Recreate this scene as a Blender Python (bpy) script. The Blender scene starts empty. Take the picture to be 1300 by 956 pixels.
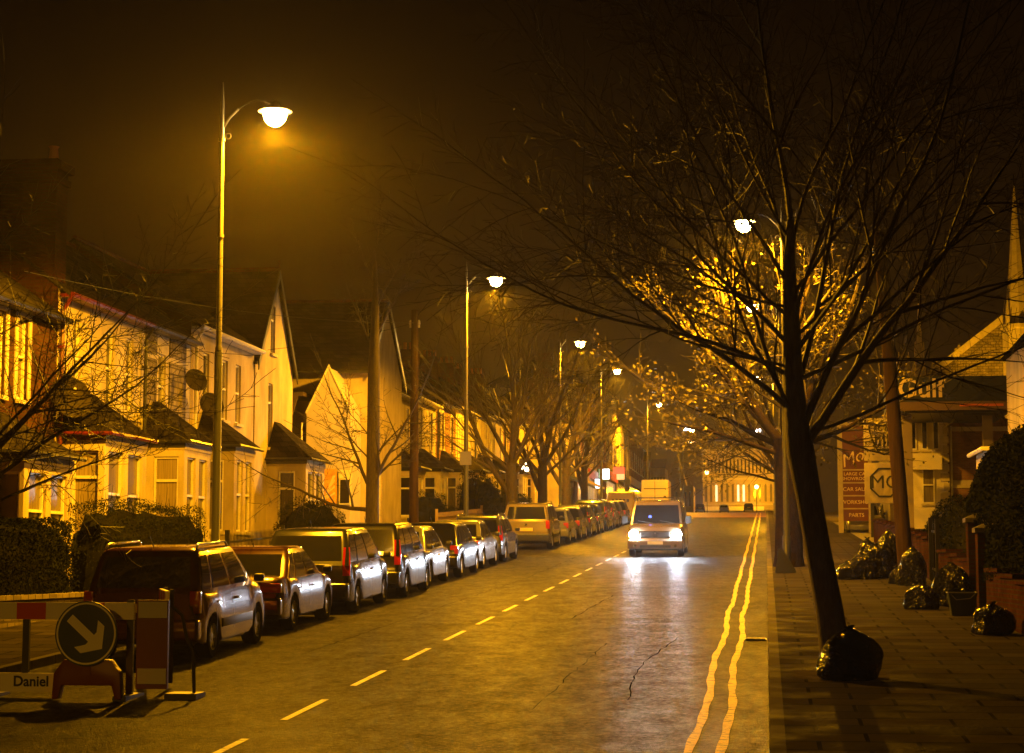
import bpy, bmesh, math, random
from mathutils import Vector, Matrix, Euler
random.seed(7)
R = math.radians
SC = bpy.context.scene
COL = SC.collection

# ---------------------------------------------------------------- camera, sky, exposure
cam_d = bpy.data.cameras.new('camera'); cam = bpy.data.objects.new('camera', cam_d); COL.objects.link(cam)
cam_d.sensor_width = 36; cam_d.lens = 69.23; cam_d.shift_y = -0.0342; cam_d.clip_end = 3000; cam_d.clip_start = 0.1
cam.location = (0, 0, 2.5); cam.rotation_euler = (R(90 + 6.4625), 0, R(7.3271))
SC.camera = cam
w = bpy.data.worlds.new('World'); SC.world = w; w.use_nodes = True
nt = w.node_tree; bg = nt.nodes['Background']
tc = nt.nodes.new('ShaderNodeTexCoord'); sx = nt.nodes.new('ShaderNodeSeparateXYZ'); cr = nt.nodes.new('ShaderNodeValToRGB')
nt.links.new(tc.outputs['Generated'], sx.inputs[0]); nt.links.new(sx.outputs['Z'], cr.inputs[0]); nt.links.new(cr.outputs[0], bg.inputs[0])
cr.color_ramp.elements[0].position = 0.0; cr.color_ramp.elements[0].color = (0.050, 0.0195, 0.0024, 1)
cr.color_ramp.elements[1].position = 0.32; cr.color_ramp.elements[1].color = (0.0035, 0.0013, 0.0004, 1)
q_ = cr.color_ramp.elements.new(0.13); q_.color = (0.020, 0.0080, 0.0012, 1)
bg.inputs[1].default_value = 0.70
HAZE_DENSITY = 0.00023
LAMP_W = 18000.0
HEAD_W = 400.0
SC.view_settings.view_transform = 'Standard'; SC.view_settings.look = 'None'; SC.view_settings.gamma = 1
SC.view_settings.exposure = 0.0
SC.view_settings.use_curve_mapping = False
cy = SC.cycles
cy.max_bounces = 5; cy.diffuse_bounces = 2; cy.glossy_bounces = 2; cy.transmission_bounces = 3; cy.transparent_max_bounces = 6
cy.volume_bounces = 0; cy.sample_clamp_indirect = 4; cy.sample_clamp_direct = 0
cy.use_denoising = True; cy.caustics_reflective = False; cy.caustics_refractive = False
cy.use_adaptive_sampling = True; cy.adaptive_threshold = 0.02

SL = 0.0412
def G(y):
    return SL * y if y < 165 else SL * 165 + 0.024 * (y - 165)

# ---------------------------------------------------------------- materials
MATS = {}
def nodes_of(m): return m.node_tree.nodes, m.node_tree.links
def mat(name, col, rough=0.6, metal=0.0, coat=0.0, var=0.0, vscale=3.0, bump=0.0, bscale=40.0, emit=None, estr=0, spec=None, trans=0.0, stretch=None, rvar=0.0):
    if name in MATS: return MATS[name]
    m = bpy.data.materials.new(name); m.use_nodes = True; N, Lk = nodes_of(m)
    b = N['Principled BSDF']
    b.inputs['Base Color'].default_value = (*col, 1); b.inputs['Roughness'].default_value = rough; b.inputs['Metallic'].default_value = metal
    if coat: b.inputs['Coat Weight'].default_value = coat; b.inputs['Coat Roughness'].default_value = 0.06
    if spec is None and rough >= .74: spec = 0.0
    if spec is not None: b.inputs['Specular IOR Level'].default_value = spec
    if trans: b.inputs['Transmission Weight'].default_value = trans
    if emit: b.inputs['Emission Color'].default_value = (*emit, 1); b.inputs['Emission Strength'].default_value = estr
    if var or bump or rvar:
        g = N.new('ShaderNodeNewGeometry'); mp = N.new('ShaderNodeMapping'); Lk.new(g.outputs['Position'], mp.inputs[0])
        if stretch: mp.inputs['Scale'].default_value = stretch
    if var or rvar:
        n = N.new('ShaderNodeTexNoise'); n.inputs['Scale'].default_value = vscale; n.inputs['Detail'].default_value = 5; n.inputs['Roughness'].default_value = 0.65
        Lk.new(mp.outputs[0], n.inputs['Vector'])
        if var:
            r = N.new('ShaderNodeValToRGB'); Lk.new(n.outputs[0], r.inputs[0])
            r.color_ramp.elements[0].position = 0.3; r.color_ramp.elements[1].position = 0.7
            r.color_ramp.elements[0].color = (*[c * (1 - var) for c in col], 1); r.color_ramp.elements[1].color = (*[min(1, c * (1 + var)) for c in col], 1)
            Lk.new(r.outputs[0], b.inputs['Base Color'])
        if rvar:
            q = N.new('ShaderNodeMapRange'); q.inputs[1].default_value = 0.3; q.inputs[2].default_value = 0.7
            q.inputs[3].default_value = max(0.02, rough - rvar); q.inputs[4].default_value = min(1, rough + rvar)
            Lk.new(n.outputs[0], q.inputs[0]); Lk.new(q.outputs[0], b.inputs['Roughness'])
    if bump:
        n2 = N.new('ShaderNodeTexNoise'); n2.inputs['Scale'].default_value = bscale; n2.inputs['Detail'].default_value = 4
        Lk.new(mp.outputs[0], n2.inputs['Vector'])
        bp = N.new('ShaderNodeBump'); bp.inputs['Strength'].default_value = bump; bp.inputs['Distance'].default_value = 0.02
        Lk.new(n2.outputs[0], bp.inputs['Height']); Lk.new(bp.outputs[0], b.inputs['Normal'])
    MATS[name] = m; return m

def brickmat(name, c1, c2, mortar, bw, bh, ms=0.012, rough=0.85, squash=1.0, bump=0.5, zs=1.0, offset=0.5, floor=False, msmooth=0.1, coat=0, rvar=0):
    if name in MATS: return MATS[name]
    m = bpy.data.materials.new(name); m.use_nodes = True; N, Lk = nodes_of(m); b = N['Principled BSDF']
    g = N.new('ShaderNodeNewGeometry'); s = N.new('ShaderNodeSeparateXYZ'); Lk.new(g.outputs['Position'], s.inputs[0])
    c = N.new('ShaderNodeCombineXYZ')
    if floor:
        Lk.new(s.outputs['X'], c.inputs[0]); Lk.new(s.outputs['Y'], c.inputs[1])
    else:
        a = N.new('ShaderNodeMath'); a.operation = 'ADD'; Lk.new(s.outputs['X'], a.inputs[0]); Lk.new(s.outputs['Y'], a.inputs[1])
        z = N.new('ShaderNodeMath'); z.operation = 'MULTIPLY'; z.inputs[1].default_value = zs; Lk.new(s.outputs['Z'], z.inputs[0])
        Lk.new(a.outputs[0], c.inputs[0]); Lk.new(z.outputs[0], c.inputs[1])
    br = N.new('ShaderNodeTexBrick'); br.offset = offset
    br.inputs['Scale'].default_value = 1; br.inputs['Brick Width'].default_value = bw; br.inputs['Row Height'].default_value = bh
    br.inputs['Mortar Size'].default_value = ms; br.inputs['Mortar Smooth'].default_value = msmooth
    br.inputs['Color1'].default_value = (*c1, 1); br.inputs['Color2'].default_value = (*c2, 1); br.inputs['Mortar'].default_value = (*mortar, 1)
    Lk.new(c.outputs[0], br.inputs['Vector'])
    n = N.new('ShaderNodeTexNoise'); n.inputs['Scale'].default_value = 1.3; n.inputs['Detail'].default_value = 6; Lk.new(g.outputs['Position'], n.inputs['Vector'])
    mr = N.new('ShaderNodeMapRange'); mr.inputs[1].default_value = .3; mr.inputs[2].default_value = .7; mr.inputs[3].default_value = .6; mr.inputs[4].default_value = 1.35
    Lk.new(n.outputs[0], mr.inputs[0])
    mx = N.new('ShaderNodeVectorMath'); mx.operation = 'SCALE'; Lk.new(br.outputs['Color'], mx.inputs[0]); Lk.new(mr.outputs[0], mx.inputs['Scale'])
    Lk.new(mx.outputs[0], b.inputs['Base Color']); b.inputs['Roughness'].default_value = rough
    b.inputs['Specular IOR Level'].default_value = .5 if floor else 0.0
    WET = floor
    if rvar:
        q = N.new('ShaderNodeMapRange'); q.inputs[1].default_value = 0.3; q.inputs[2].default_value = 0.7
        q.inputs[3].default_value = rough - rvar; q.inputs[4].default_value = rough + rvar
        Lk.new(n.outputs[0], q.inputs[0]); Lk.new(q.outputs[0], b.inputs['Roughness'])
    n3 = N.new('ShaderNodeTexNoise'); n3.inputs['Scale'].default_value = 14; n3.inputs['Detail'].default_value = 4; Lk.new(g.outputs['Position'], n3.inputs['Vector'])
    ad = N.new('ShaderNodeMath'); ad.operation = 'MULTIPLY_ADD'; ad.inputs[1].default_value = -1.0; Lk.new(br.outputs['Fac'], ad.inputs[0]); Lk.new(n3.outputs[0], ad.inputs[2])
    bp = N.new('ShaderNodeBump'); bp.inputs['Strength'].default_value = bump; bp.inputs['Distance'].default_value = 0.012
    Lk.new(ad.outputs[0], bp.inputs['Height']); Lk.new(bp.outputs[0], b.inputs['Normal'])
    if floor: drymix(N, Lk, b, bp.outputs[0], n.outputs[0], .01, .10)
    MATS[name] = m; return m

def drymix(N, Lk, b, normal, fac, f0, f1):
    """dry stone or tar with damp glossy areas: mostly plain diffuse, the damp share follows a noise"""
    d = N.new('ShaderNodeBsdfDiffuse'); d.inputs['Roughness'].default_value = .6
    src = b.inputs['Base Color'].links[0].from_socket; Lk.new(src, d.inputs['Color']); Lk.new(normal, d.inputs['Normal'])
    r = N.new('ShaderNodeMapRange'); r.inputs[1].default_value = .62; r.inputs[2].default_value = .38; r.inputs[3].default_value = f0; r.inputs[4].default_value = f1; Lk.new(fac, r.inputs[0])
    x = N.new('ShaderNodeMixShader'); Lk.new(r.outputs[0], x.inputs[0]); Lk.new(d.outputs[0], x.inputs[1]); Lk.new(b.outputs[0], x.inputs[2]); Lk.new(x.outputs[0], N['Material Output'].inputs['Surface'])

def asphalt_mat(name='asphalt', k=1.0, off=(0,0,0)):
    m = bpy.data.materials.new(name); m.use_nodes = True; N, Lk = nodes_of(m); b = N['Principled BSDF']
    g = N.new('ShaderNodeNewGeometry')
    mp = N.new('ShaderNodeMapping'); mp.inputs['Scale'].default_value = (1.0, 0.5, 1); Lk.new(g.outputs['Position'], mp.inputs[0])
    big = N.new('ShaderNodeTexNoise'); big.inputs['Scale'].default_value = 2.6; big.inputs['Detail'].default_value = 9; big.inputs['Roughness'].default_value = .78; Lk.new(mp.outputs[0], big.inputs['Vector'])
    fine = N.new('ShaderNodeTexNoise'); fine.inputs['Scale'].default_value = 13; fine.inputs['Detail'].default_value = 6; fine.inputs['Roughness'].default_value = .7; Lk.new(g.outputs['Position'], fine.inputs['Vector'])
    vor = N.new('ShaderNodeTexVoronoi'); vor.inputs['Scale'].default_value = 55; Lk.new(g.outputs['Position'], vor.inputs['Vector'])
    # repair patches: big cells of slightly different tone
    pat = N.new('ShaderNodeTexBrick'); pat.offset = .37; pat.inputs['Brick Width'].default_value = 3.1; pat.inputs['Row Height'].default_value = 7.3; pat.inputs['Mortar Size'].default_value = 0.02
    pat.inputs['Scale'].default_value = 1; pat.inputs['Color1'].default_value = (.9, .9, .9, 1); pat.inputs['Color2'].default_value = (1.12, 1.12, 1.12, 1); pat.inputs['Mortar'].default_value = (.7, .7, .7, 1)
    wob = N.new('ShaderNodeTexNoise'); wob.inputs['Scale'].default_value = .9; Lk.new(g.outputs['Position'], wob.inputs['Vector'])
    wv = N.new('ShaderNodeVectorMath'); wv.operation = 'MULTIPLY_ADD'; wv.inputs[1].default_value = (.35, .35, 0); Lk.new(wob.outputs['Color'], wv.inputs[0]); Lk.new(g.outputs['Position'], wv.inputs[2])
    Lk.new(wv.outputs[0], pat.inputs['Vector'])
    cr = N.new('ShaderNodeValToRGB'); Lk.new(big.outputs[0], cr.inputs[0])
    cr.color_ramp.elements[0].position = .3; cr.color_ramp.elements[0].color = (.024*k, .0225*k, .0205*k, 1)
    cr.color_ramp.elements[1].position = .72; cr.color_ramp.elements[1].color = (.037*k, .0345*k, .031*k, 1)
    m1 = N.new('ShaderNodeVectorMath'); m1.operation = 'MULTIPLY'; Lk.new(cr.outputs[0], m1.inputs[0]); Lk.new(pat.outputs['Color'], m1.inputs[1])
    f2 = N.new('ShaderNodeMapRange'); f2.inputs[1].default_value = .35; f2.inputs[2].default_value = .7; f2.inputs[3].default_value = .3; f2.inputs[4].default_value = 2.1; Lk.new(fine.outputs[0], f2.inputs[0])
    v2 = N.new('ShaderNodeTexVoronoi'); v2.inputs['Scale'].default_value = 26; Lk.new(g.outputs['Position'], v2.inputs['Vector'])
    vs = N.new('ShaderNodeSeparateXYZ'); Lk.new(v2.outputs['Color'], vs.inputs[0]); vr = N.new('ShaderNodeMapRange'); vr.inputs[3].default_value = .35; vr.inputs[4].default_value = 1.75; Lk.new(vs.outputs[0], vr.inputs[0])
    fm = N.new('ShaderNodeMath'); fm.operation = 'MULTIPLY'; Lk.new(f2.outputs[0], fm.inputs[0]); Lk.new(vr.outputs[0], fm.inputs[1])
    m2 = N.new('ShaderNodeVectorMath'); m2.operation = 'SCALE'; Lk.new(m1.outputs[0], m2.inputs[0]); Lk.new(fm.outputs[0], m2.inputs['Scale'])
    Lk.new(m2.outputs[0], b.inputs['Base Color'])
    rr = N.new('ShaderNodeMapRange'); rr.inputs[1].default_value = .35; rr.inputs[2].default_value = .68; rr.inputs[3].default_value = .30; rr.inputs[4].default_value = .48; Lk.new(big.outputs[0], rr.inputs[0])
    Lk.new(rr.outputs[0], b.inputs['Roughness']); b.inputs['Specular IOR Level'].default_value = .5
    a1 = N.new('ShaderNodeMath'); a1.operation = 'MULTIPLY_ADD'; a1.inputs[1].default_value = .6; Lk.new(vor.outputs['Distance'], a1.inputs[0]); Lk.new(fine.outputs[0], a1.inputs[2])
    bp = N.new('ShaderNodeBump'); bp.inputs['Strength'].default_value = .9; bp.inputs['Distance'].default_value = .03; Lk.new(a1.outputs[0], bp.inputs['Height'])
    bp2 = N.new('ShaderNodeBump'); bp2.inputs['Strength'].default_value = .3; bp2.inputs['Distance'].default_value = .03; Lk.new(big.outputs[0], bp2.inputs['Height']); Lk.new(bp.outputs[0], bp2.inputs['Normal'])
    Lk.new(bp2.outputs[0], b.inputs['Normal']); drymix(N, Lk, b, bp2.outputs[0], big.outputs[0], .15, .27)
    MATS[name] = m; return m

def paint_mat(name, col, wear=.5, rough=.5):
    m = bpy.data.materials.new(name); m.use_nodes = True; N, Lk = nodes_of(m); b = N['Principled BSDF']
    g = N.new('ShaderNodeNewGeometry')
    mp = N.new('ShaderNodeMapping'); mp.inputs['Scale'].default_value = (1.0, 2.2, 1); Lk.new(g.outputs['Position'], mp.inputs[0])
    n = N.new('ShaderNodeTexNoise'); n.inputs['Scale'].default_value = 7; n.inputs['Detail'].default_value = 8; n.inputs['Roughness'].default_value = .75; Lk.new(mp.outputs[0], n.inputs['Vector'])
    cr = N.new('ShaderNodeValToRGB'); Lk.new(n.outputs[0], cr.inputs[0])
    cr.color_ramp.elements[0].position = .36 + .06 * wear; cr.color_ramp.elements[0].color = (.03, .028, .025, 1)
    cr.color_ramp.elements[1].position = .40 + .07 * wear; cr.color_ramp.elements[1].color = (*col, 1)
    Lk.new(cr.outputs[0], b.inputs['Base Color']); b.inputs['Roughness'].default_value = rough
    bp = N.new('ShaderNodeBump'); bp.inputs['Strength'].default_value = .6; bp.inputs['Distance'].default_value = .02; Lk.new(n.outputs[0], bp.inputs['Height']); Lk.new(bp.outputs[0], b.inputs['Normal'])
    MATS[name] = m; return m

asphalt_mat('asphalt', .62)
YEL = paint_mat('yellow_road_paint', (.70, .43, .035), 1.1, .6); WHT = paint_mat('white_road_paint', (.40, .38, .33), 1.1, .6)
PAVE = brickmat('paving_slabs', (.034, .029, .024), (.062, .052, .042), (.014, .012, .010), .9, .6, .022, .68, floor=True, bump=1.0, rvar=.2)
KERB = brickmat('kerb_stone', (.10, .09, .08), (.15, .135, .12), (.05, .05, .05), 40, .9, .012, .6, floor=True, rvar=.1)
SOIL = mat('soil', (.06, .05, .035), .95, var=.5, vscale=2, bump=.7, bscale=9)
REDROAD = mat('red_surfacing', (.17, .055, .035), .6, var=.3, vscale=2, bump=.4)
SEAM = mat('tar_seam', (.008, .008, .008), .9)
BRICK = brickmat('brown_brick', (.20, .085, .05), (.28, .13, .075), (.22, .18, .14), .225, .075, .010)
DBRICK = brickmat('dark_red_brick', (.07, .022, .014), (.11, .036, .022), (.07, .055, .045), .225, .075, .010)
SHBRICK = brickmat('shaded_brick', (.030, .011, .007), (.045, .017, .010), (.03, .024, .018), .225, .075, .010)  # dark red brick darkened in colour, as lamplight left it too bright
DBROWN = brickmat('smoky_brown_brick', (.055, .024, .014), (.085, .038, .022), (.06, .048, .035), .225, .075, .010)
STONE = brickmat('grey_rubble_stone', (.17, .145, .11), (.27, .23, .17), (.10, .085, .06), .34, .17, .02, .9, bump=.9)
SLATE = brickmat('slate_roof', (.022, .019, .018), (.040, .035, .033), (.008, .007, .007), .3, .17, .008, .62, bump=.6, rvar=.12)
CREAM = mat('cream_render', (.50, .43, .30), .85, var=.26, vscale=1.1, stretch=(1,1,.45), bump=.25, bscale=30)
OCHRE = mat('ochre_render', (.40, .33, .20), .85, var=.28, vscale=1.2, stretch=(1,1,.45), bump=.25, bscale=30)
PALE = mat('pale_render', (.66, .60, .48), .8, var=.12, vscale=.9, bump=.2, bscale=30)
PINK = mat('pink_white_render', (.50, .44, .46), .8, var=.1, vscale=.9, bump=.15, bscale=30)
DRESS = mat('dressed_stone', (.50, .44, .32), .75, var=.22, vscale=3, bump=.3, bscale=20)
WPAINT = mat('white_gloss_paint', (.70, .66, .55), .35, var=.1, vscale=6)
DPAINT = mat('dark_gloss_paint', (.02, .02, .018), .3)
REDP = mat('red_gloss_paint', (.12, .012, .007), .35)
WOODD = mat('dark_timber', (.06, .04, .022), .6, var=.4, vscale=5, stretch=(1, 1, .2))
WOODP = mat('weathered_pole_wood', (.06, .036, .02), .8, var=.35, vscale=4, stretch=(3, 3, .2), bump=.5, bscale=12)
FENCEW = mat('pale_fence_wood', (.28, .20, .12), .75, var=.3, vscale=6, stretch=(3, 3, .3))
GLASS = mat('dark_window_glass', (.014, .012, .010), .06, spec=.8)
NET = mat('net_curtained_glass', (.14, .115, .075), .18, var=.35, vscale=5, stretch=(6, 6, .25))
CURT = mat('curtain_behind_glass', (.26, .21, .12), .35, var=.5, vscale=7, stretch=(5, 5, .08))
IRON = mat('black_iron', (.018, .018, .018), .35, metal=.4)
POLE_U = mat('galvanised_pole', (.16, .15, .13), .38, metal=.5, var=.2, vscale=9)
POLE_D = mat('painted_pole_base', (.03, .03, .028), .4)
BARK = mat('wet_bark', (.045, .030, .019), .70, var=.5, vscale=9, stretch=(3, 3, .6), bump=1.0, bscale=22)
TWIG = mat('twig_bark', (.03, .02, .012), .65)
LTWIG = mat('pale_twig_bark', (.055, .038, .02), .65)
DBARK = mat('dimmed_wet_bark', (.018, .012, .008), .8, var=.5, vscale=9, bump=1.0, bscale=22)  # bark darkened in colour to mute limbs glowing close to a street lamp
LEAF = mat('yellowing_leaf', (.12, .095, .02), .55, var=.4, vscale=3)
HEDGE = mat('hedge_leaf', (.011, .013, .005), .8, var=.5, vscale=5)
HCORE = mat('hedge_core', (.010, .010, .005), .95)
RUBBER = mat('tyre_rubber', (.018, .018, .018), .75)
ALLOY = mat('alloy_rim', (.6, .6, .6), .3, metal=.35)
CGLASS = mat('car_glass', (.010, .010, .011), .04, spec=.9, coat=.6)
TRIM = mat('black_plastic_trim', (.02, .02, .02), .5)
CHROME = mat('bright_trim', (.6, .6, .6), .15, metal=1)
TAIL = mat('red_tail_lens', (.35, .012, .010), .12, coat=1)
PLATEY = mat('yellow_number_plate', (.62, .46, .05), .4)
PLATEW = mat('white_number_plate', (.7, .7, .68), .4)
BAG = mat('black_bin_bag', (.006, .006, .006), .17)
def _bagbump():
    N, Lk = nodes_of(BAG); g = N.new('ShaderNodeNewGeometry'); v = N.new('ShaderNodeTexVoronoi'); v.feature = 'DISTANCE_TO_EDGE'; v.inputs['Scale'].default_value = 9; n = N.new('ShaderNodeTexNoise'); n.inputs['Scale'].default_value = 6
    a = N.new('ShaderNodeVectorMath'); a.operation = 'MULTIPLY_ADD'; a.inputs[1].default_value = (.25,.25,.25); Lk.new(n.outputs['Color'], a.inputs[0]); Lk.new(g.outputs['Position'], a.inputs[2]); Lk.new(a.outputs[0], v.inputs['Vector'])
    b = N.new('ShaderNodeBump'); b.inputs['Strength'].default_value = 1; b.inputs['Distance'].default_value = .16; Lk.new(v.outputs['Distance'], b.inputs['Height']); Lk.new(b.outputs[0], N['Principled BSDF'].inputs['Normal'])
_bagbump()
SODIUM = (1.0, .405, .003)
BOWL = mat('lit_sodium_bowl', (.9, .8, .6), .3, emit=(1.0, .56, .12), estr=300)
CONC = mat('concrete', (.28, .26, .22), .8, var=.2, vscale=2, bump=.2)
def cp(name, col, metal=.2, rough=.24):
    metal = min(metal, .3); rough = min(rough, .24)
    return mat('car_paint_' + name, col, rough, metal=metal, coat=.9)

# ---------------------------------------------------------------- mesh helpers
ORG = {}
class MB:
    def __init__(s): s.v = []; s.f = []; s.sm = []
    def quad(s, a, b, c, d): i = len(s.v); s.v += [a, b, c, d]; s.f.append((i, i+1, i+2, i+3))
    def poly(s, pts): i = len(s.v); s.v += list(pts); s.f.append(tuple(range(i, i+len(pts))))
    def box(s, x0, x1, y0, y1, z0, z1):
        i = len(s.v)
        s.v += [(x0,y0,z0),(x1,y0,z0),(x1,y1,z0),(x0,y1,z0),(x0,y0,z1),(x1,y0,z1),(x1,y1,z1),(x0,y1,z1)]
        s.f += [(i,i+3,i+2,i+1),(i+4,i+5,i+6,i+7),(i,i+1,i+5,i+4),(i+1,i+2,i+6,i+5),(i+2,i+3,i+7,i+6),(i+3,i,i+4,i+7)]
        return s
    def obox(s, P, U, V, N, u0, u1, v0, v1, n0, n1):
        P = Vector(P); i = len(s.v); c = []
        for n in (n0, n1):
            for (a, b) in ((u0,v0),(u1,v0),(u1,v1),(u0,v1)): c.append(tuple(P + U*a + V*b + N*n))
        s.v += c
        s.f += [(i,i+3,i+2,i+1),(i+4,i+5,i+6,i+7),(i,i+1,i+5,i+4),(i+1,i+2,i+6,i+5),(i+2,i+3,i+7,i+6),(i+3,i,i+4,i+7)]
        return s
    def prism(s, pts, vec):
        n = len(pts); i = len(s.v); vec = Vector(vec)
        s.v += [tuple(p) for p in pts] + [tuple(Vector(p) + vec) for p in pts]
        s.f.append(tuple(range(i+n-1, i-1, -1))); s.f.append(tuple(range(i+n, i+2*n)))
        for k in range(n): s.f.append((i+k, i+(k+1) % n, i+n+(k+1) % n, i+n+k))
        return s
    def tube(s, pts, rad, n=6, cap=True):
        pts = [Vector(p) for p in pts]; m = len(pts)
        if not isinstance(rad, (list, tuple)): rad = [rad]*m
        i0 = len(s.v); up = Vector((0,0,1)); pu = None
        for k, p in enumerate(pts):
            d = (pts[min(k+1, m-1)] - pts[max(k-1, 0)])
            if d.length < 1e-9: d = Vector((0,0,1))
            d.normalize()
            if pu is None:
                a = Vector((1,0,0)) if abs(d.z) > .9 else up
                u = d.cross(a).normalized()
            else:
                u = (pu - d*pu.dot(d))
                u = u.normalized() if u.length > 1e-6 else d.orthogonal().normalized()
            pu = u; v = d.cross(u)
            for j in range(n):
                t = 2*math.pi*j/n; q = p + (u*math.cos(t) + v*math.sin(t))*rad[k]; s.v.append((q.x, q.y, q.z))
        for k in range(m-1):
            a = i0 + k*n; b = a + n
            for j in range(n): j2 = (j+1) % n; s.f.append((a+j, a+j2, b+j2, b+j))
        if cap:
            s.f.append(tuple(range(i0+n-1, i0-1, -1))); s.f.append(tuple(range(i0+(m-1)*n, i0+m*n)))
        return s
    def lathe(s, prof, n=16, c=(0,0,0), axis='z'):
        i0 = len(s.v)
        for (r, z) in prof:
            for j in range(n):
                t = 2*math.pi*j/n; a, b = r*math.cos(t), r*math.sin(t)
                s.v.append((c[0]+a, c[1]+b, c[2]+z) if axis == 'z' else ((c[0]+z, c[1]+a, c[2]+b) if axis == 'x' else (c[0]+b, c[1]+z, c[2]+a)))
        for k in range(len(prof)-1):
            for j in range(n): j2 = (j+1) % n; s.f.append((i0+k*n+j, i0+k*n+j2, i0+(k+1)*n+j2, i0+(k+1)*n+j))
        return s
    def build(s, name, m, parent=None, smooth=None, bevel=0, seg=2, loc=None):
        if loc is not None: o = Vector(loc)
        elif parent is not None: o = Vector(ORG.get(parent.name, (0,0,0)))
        else: o = Vector((0,0,0))
        me = bpy.data.meshes.new(name)
        me.from_pydata([(a-o.x, b-o.y, c-o.z) for a, b, c in s.v], [], s.f)
        me.materials.append(m); me.update()
        if smooth is not None or bevel:
            bm = bmesh.new(); bm.from_mesh(me)
            bmesh.ops.remove_doubles(bm, verts=bm.verts, dist=1e-5)
            bmesh.ops.recalc_face_normals(bm, faces=bm.faces)
            if bevel:
                es = [e for e in bm.edges if len(e.link_faces) == 2 and e.calc_face_angle(0) > R(28)]
                bmesh.ops.bevel(bm, geom=es, offset=bevel, segments=seg, affect='EDGES', profile=.6, clamp_overlap=True)
            bm.to_mesh(me); bm.free()
            me.shade_smooth()
            me.set_sharp_from_angle(angle=R(smooth if smooth is not None else 40))
        ob = bpy.data.objects.new(name, me); COL.objects.link(ob)
        if parent is not None: ob.parent = parent; ORG[ob.name] = tuple(o)
        elif loc is not None: ob.location = o; ORG[ob.name] = tuple(o)
        return ob
def tag(o, label=None, cat=None, group=None, kind=None):
    if label: o['label'] = label
    if cat: o['category'] = cat
    if group: o['group'] = group
    if kind: o['kind'] = kind
    return o
def empty(name, loc, label, cat, group=None, local=False):
    o = bpy.data.objects.new(name, None); COL.objects.link(o); o.location = loc; o.empty_display_size = .2
    ORG[o.name] = (0,0,0) if local else tuple(loc)
    return tag(o, label, cat, group)
def copy_tree(o, parent=None):
    c = o.copy(); COL.objects.link(c); c.parent = parent
    for ch in o.children: copy_tree(ch, c)
    return c
X = Vector((1,0,0)); Y = Vector((0,1,0)); Z = Vector((0,0,1))

def text_part(name, body, size, P, U, V, N, m, parent, extrude=.01, shear=0, offset=0, align='CENTER'):
    cu = bpy.data.curves.new(name, 'FONT'); cu.body = body; cu.size = size; cu.extrude = extrude; cu.shear = shear; cu.offset = offset; cu.align_x = align; cu.align_y = 'CENTER'; cu.resolution_u = 3
    tmp = bpy.data.objects.new('tmp', cu); COL.objects.link(tmp); bpy.context.view_layer.update()
    me = bpy.data.meshes.new_from_object(tmp); bpy.data.objects.remove(tmp)
    M = Matrix((U, V, N)).transposed().to_4x4(); M.translation = Vector(P) - Vector(ORG.get(parent.name, (0,0,0)))
    me.transform(M); me.materials.clear(); me.materials.append(m); me.name = name
    ob = bpy.data.objects.new(name, me); COL.objects.link(ob); ob.parent = parent; ORG[ob.name] = ORG.get(parent.name, (0,0,0)); return ob

# ---------------------------------------------------------------- ground, road, pavements
YS = [-60, -20, 0] + [10*i for i in range(1, 16)] + [160, 165, 180, 240, 330, 420, 500, 620, 800, 1000]
def strip(name, x0, x1, dz, m, y0=-60, y1=1000, thick=0, kind='structure', step=None):
    mb = MB(); ys = sorted(set([y0] + [y for y in YS if y0 < y < y1] + [y1]))
    for a, b in zip(ys, ys[1:]):
        mb.quad((x0,a,G(a)+dz),(x1,a,G(a)+dz),(x1,b,G(b)+dz),(x0,b,G(b)+dz))
        if thick:
            mb.quad((x0,a,G(a)+dz-thick),(x0,a,G(a)+dz),(x0,b,G(b)+dz),(x0,b,G(b)+dz-thick))
            mb.quad((x1,a,G(a)+dz),(x1,a,G(a)+dz-thick),(x1,b,G(b)+dz-thick),(x1,b,G(b)+dz))
    o = mb.build(name, m); tag(o, kind=kind); return o
strip('ground', -400, 400, -0.02, SOIL)
strip('road', -9.95, 0.0, 0.0, MATS['asphalt'], y1=600)
strip('pavement_left', -12.75, -10.08, 0.12, PAVE, y1=600)
strip('pavement_right', 0.15, 3.9, 0.12, PAVE, y1=330)
strip('kerb_left', -10.08, -9.95, 0.125, KERB, thick=.16, y1=600)
strip('kerb_right', 0.0, 0.15, 0.125, KERB, thick=.16, y1=600)
strip('front_gardens', -16.6, -12.75, 0.10, SOIL, y1=160)
strip('forecourt', 3.9, 16, 0.115, CONC, y0=60, y1=118)
strip('red_road_surface', -9.95, -0.0, 0.004, REDROAD, y0=142, y1=166)
mk = MB(); y = 17.2
while y < 140:
    L_ = 2.0 if y > 26 else 2.0
    mk.quad((-5.155, y, G(y)+.006), (-5.07, y, G(y)+.006), (-5.07, y+L_, G(y+L_)+.006), (-5.155, y+L_, G(y+L_)+.006)); y += 3.55
tag(mk.build('centre_line_markings', WHT), kind='structure')
for nm, xc, ph in (('yellow_line_outer', -.72, 0), ('yellow_line_inner', -.44, 1.3)):
    yl = MB(); pts = []; y = 14
    while y < 163:
        xo = .03*math.sin(y*.62+ph*.3) + .007*math.sin(y*1.9+ph*2)
        if 42 < y: xo *= .4
        wd = .044 + .008*math.sin(y*3.3+ph); pts.append((xc+xo-wd, xc+xo+wd, y)); y += .35
    for (a0, a1, ya), (b0, b1, yb) in zip(pts, pts[1:]): yl.quad((a0,ya,G(ya)+.006),(a1,ya,G(ya)+.006),(b1,yb,G(yb)+.006),(b0,yb,G(yb)+.006))
    tag(yl.build(nm, YEL), kind='structure')
ASPH2 = asphalt_mat('resurfaced_asphalt', .95)
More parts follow.
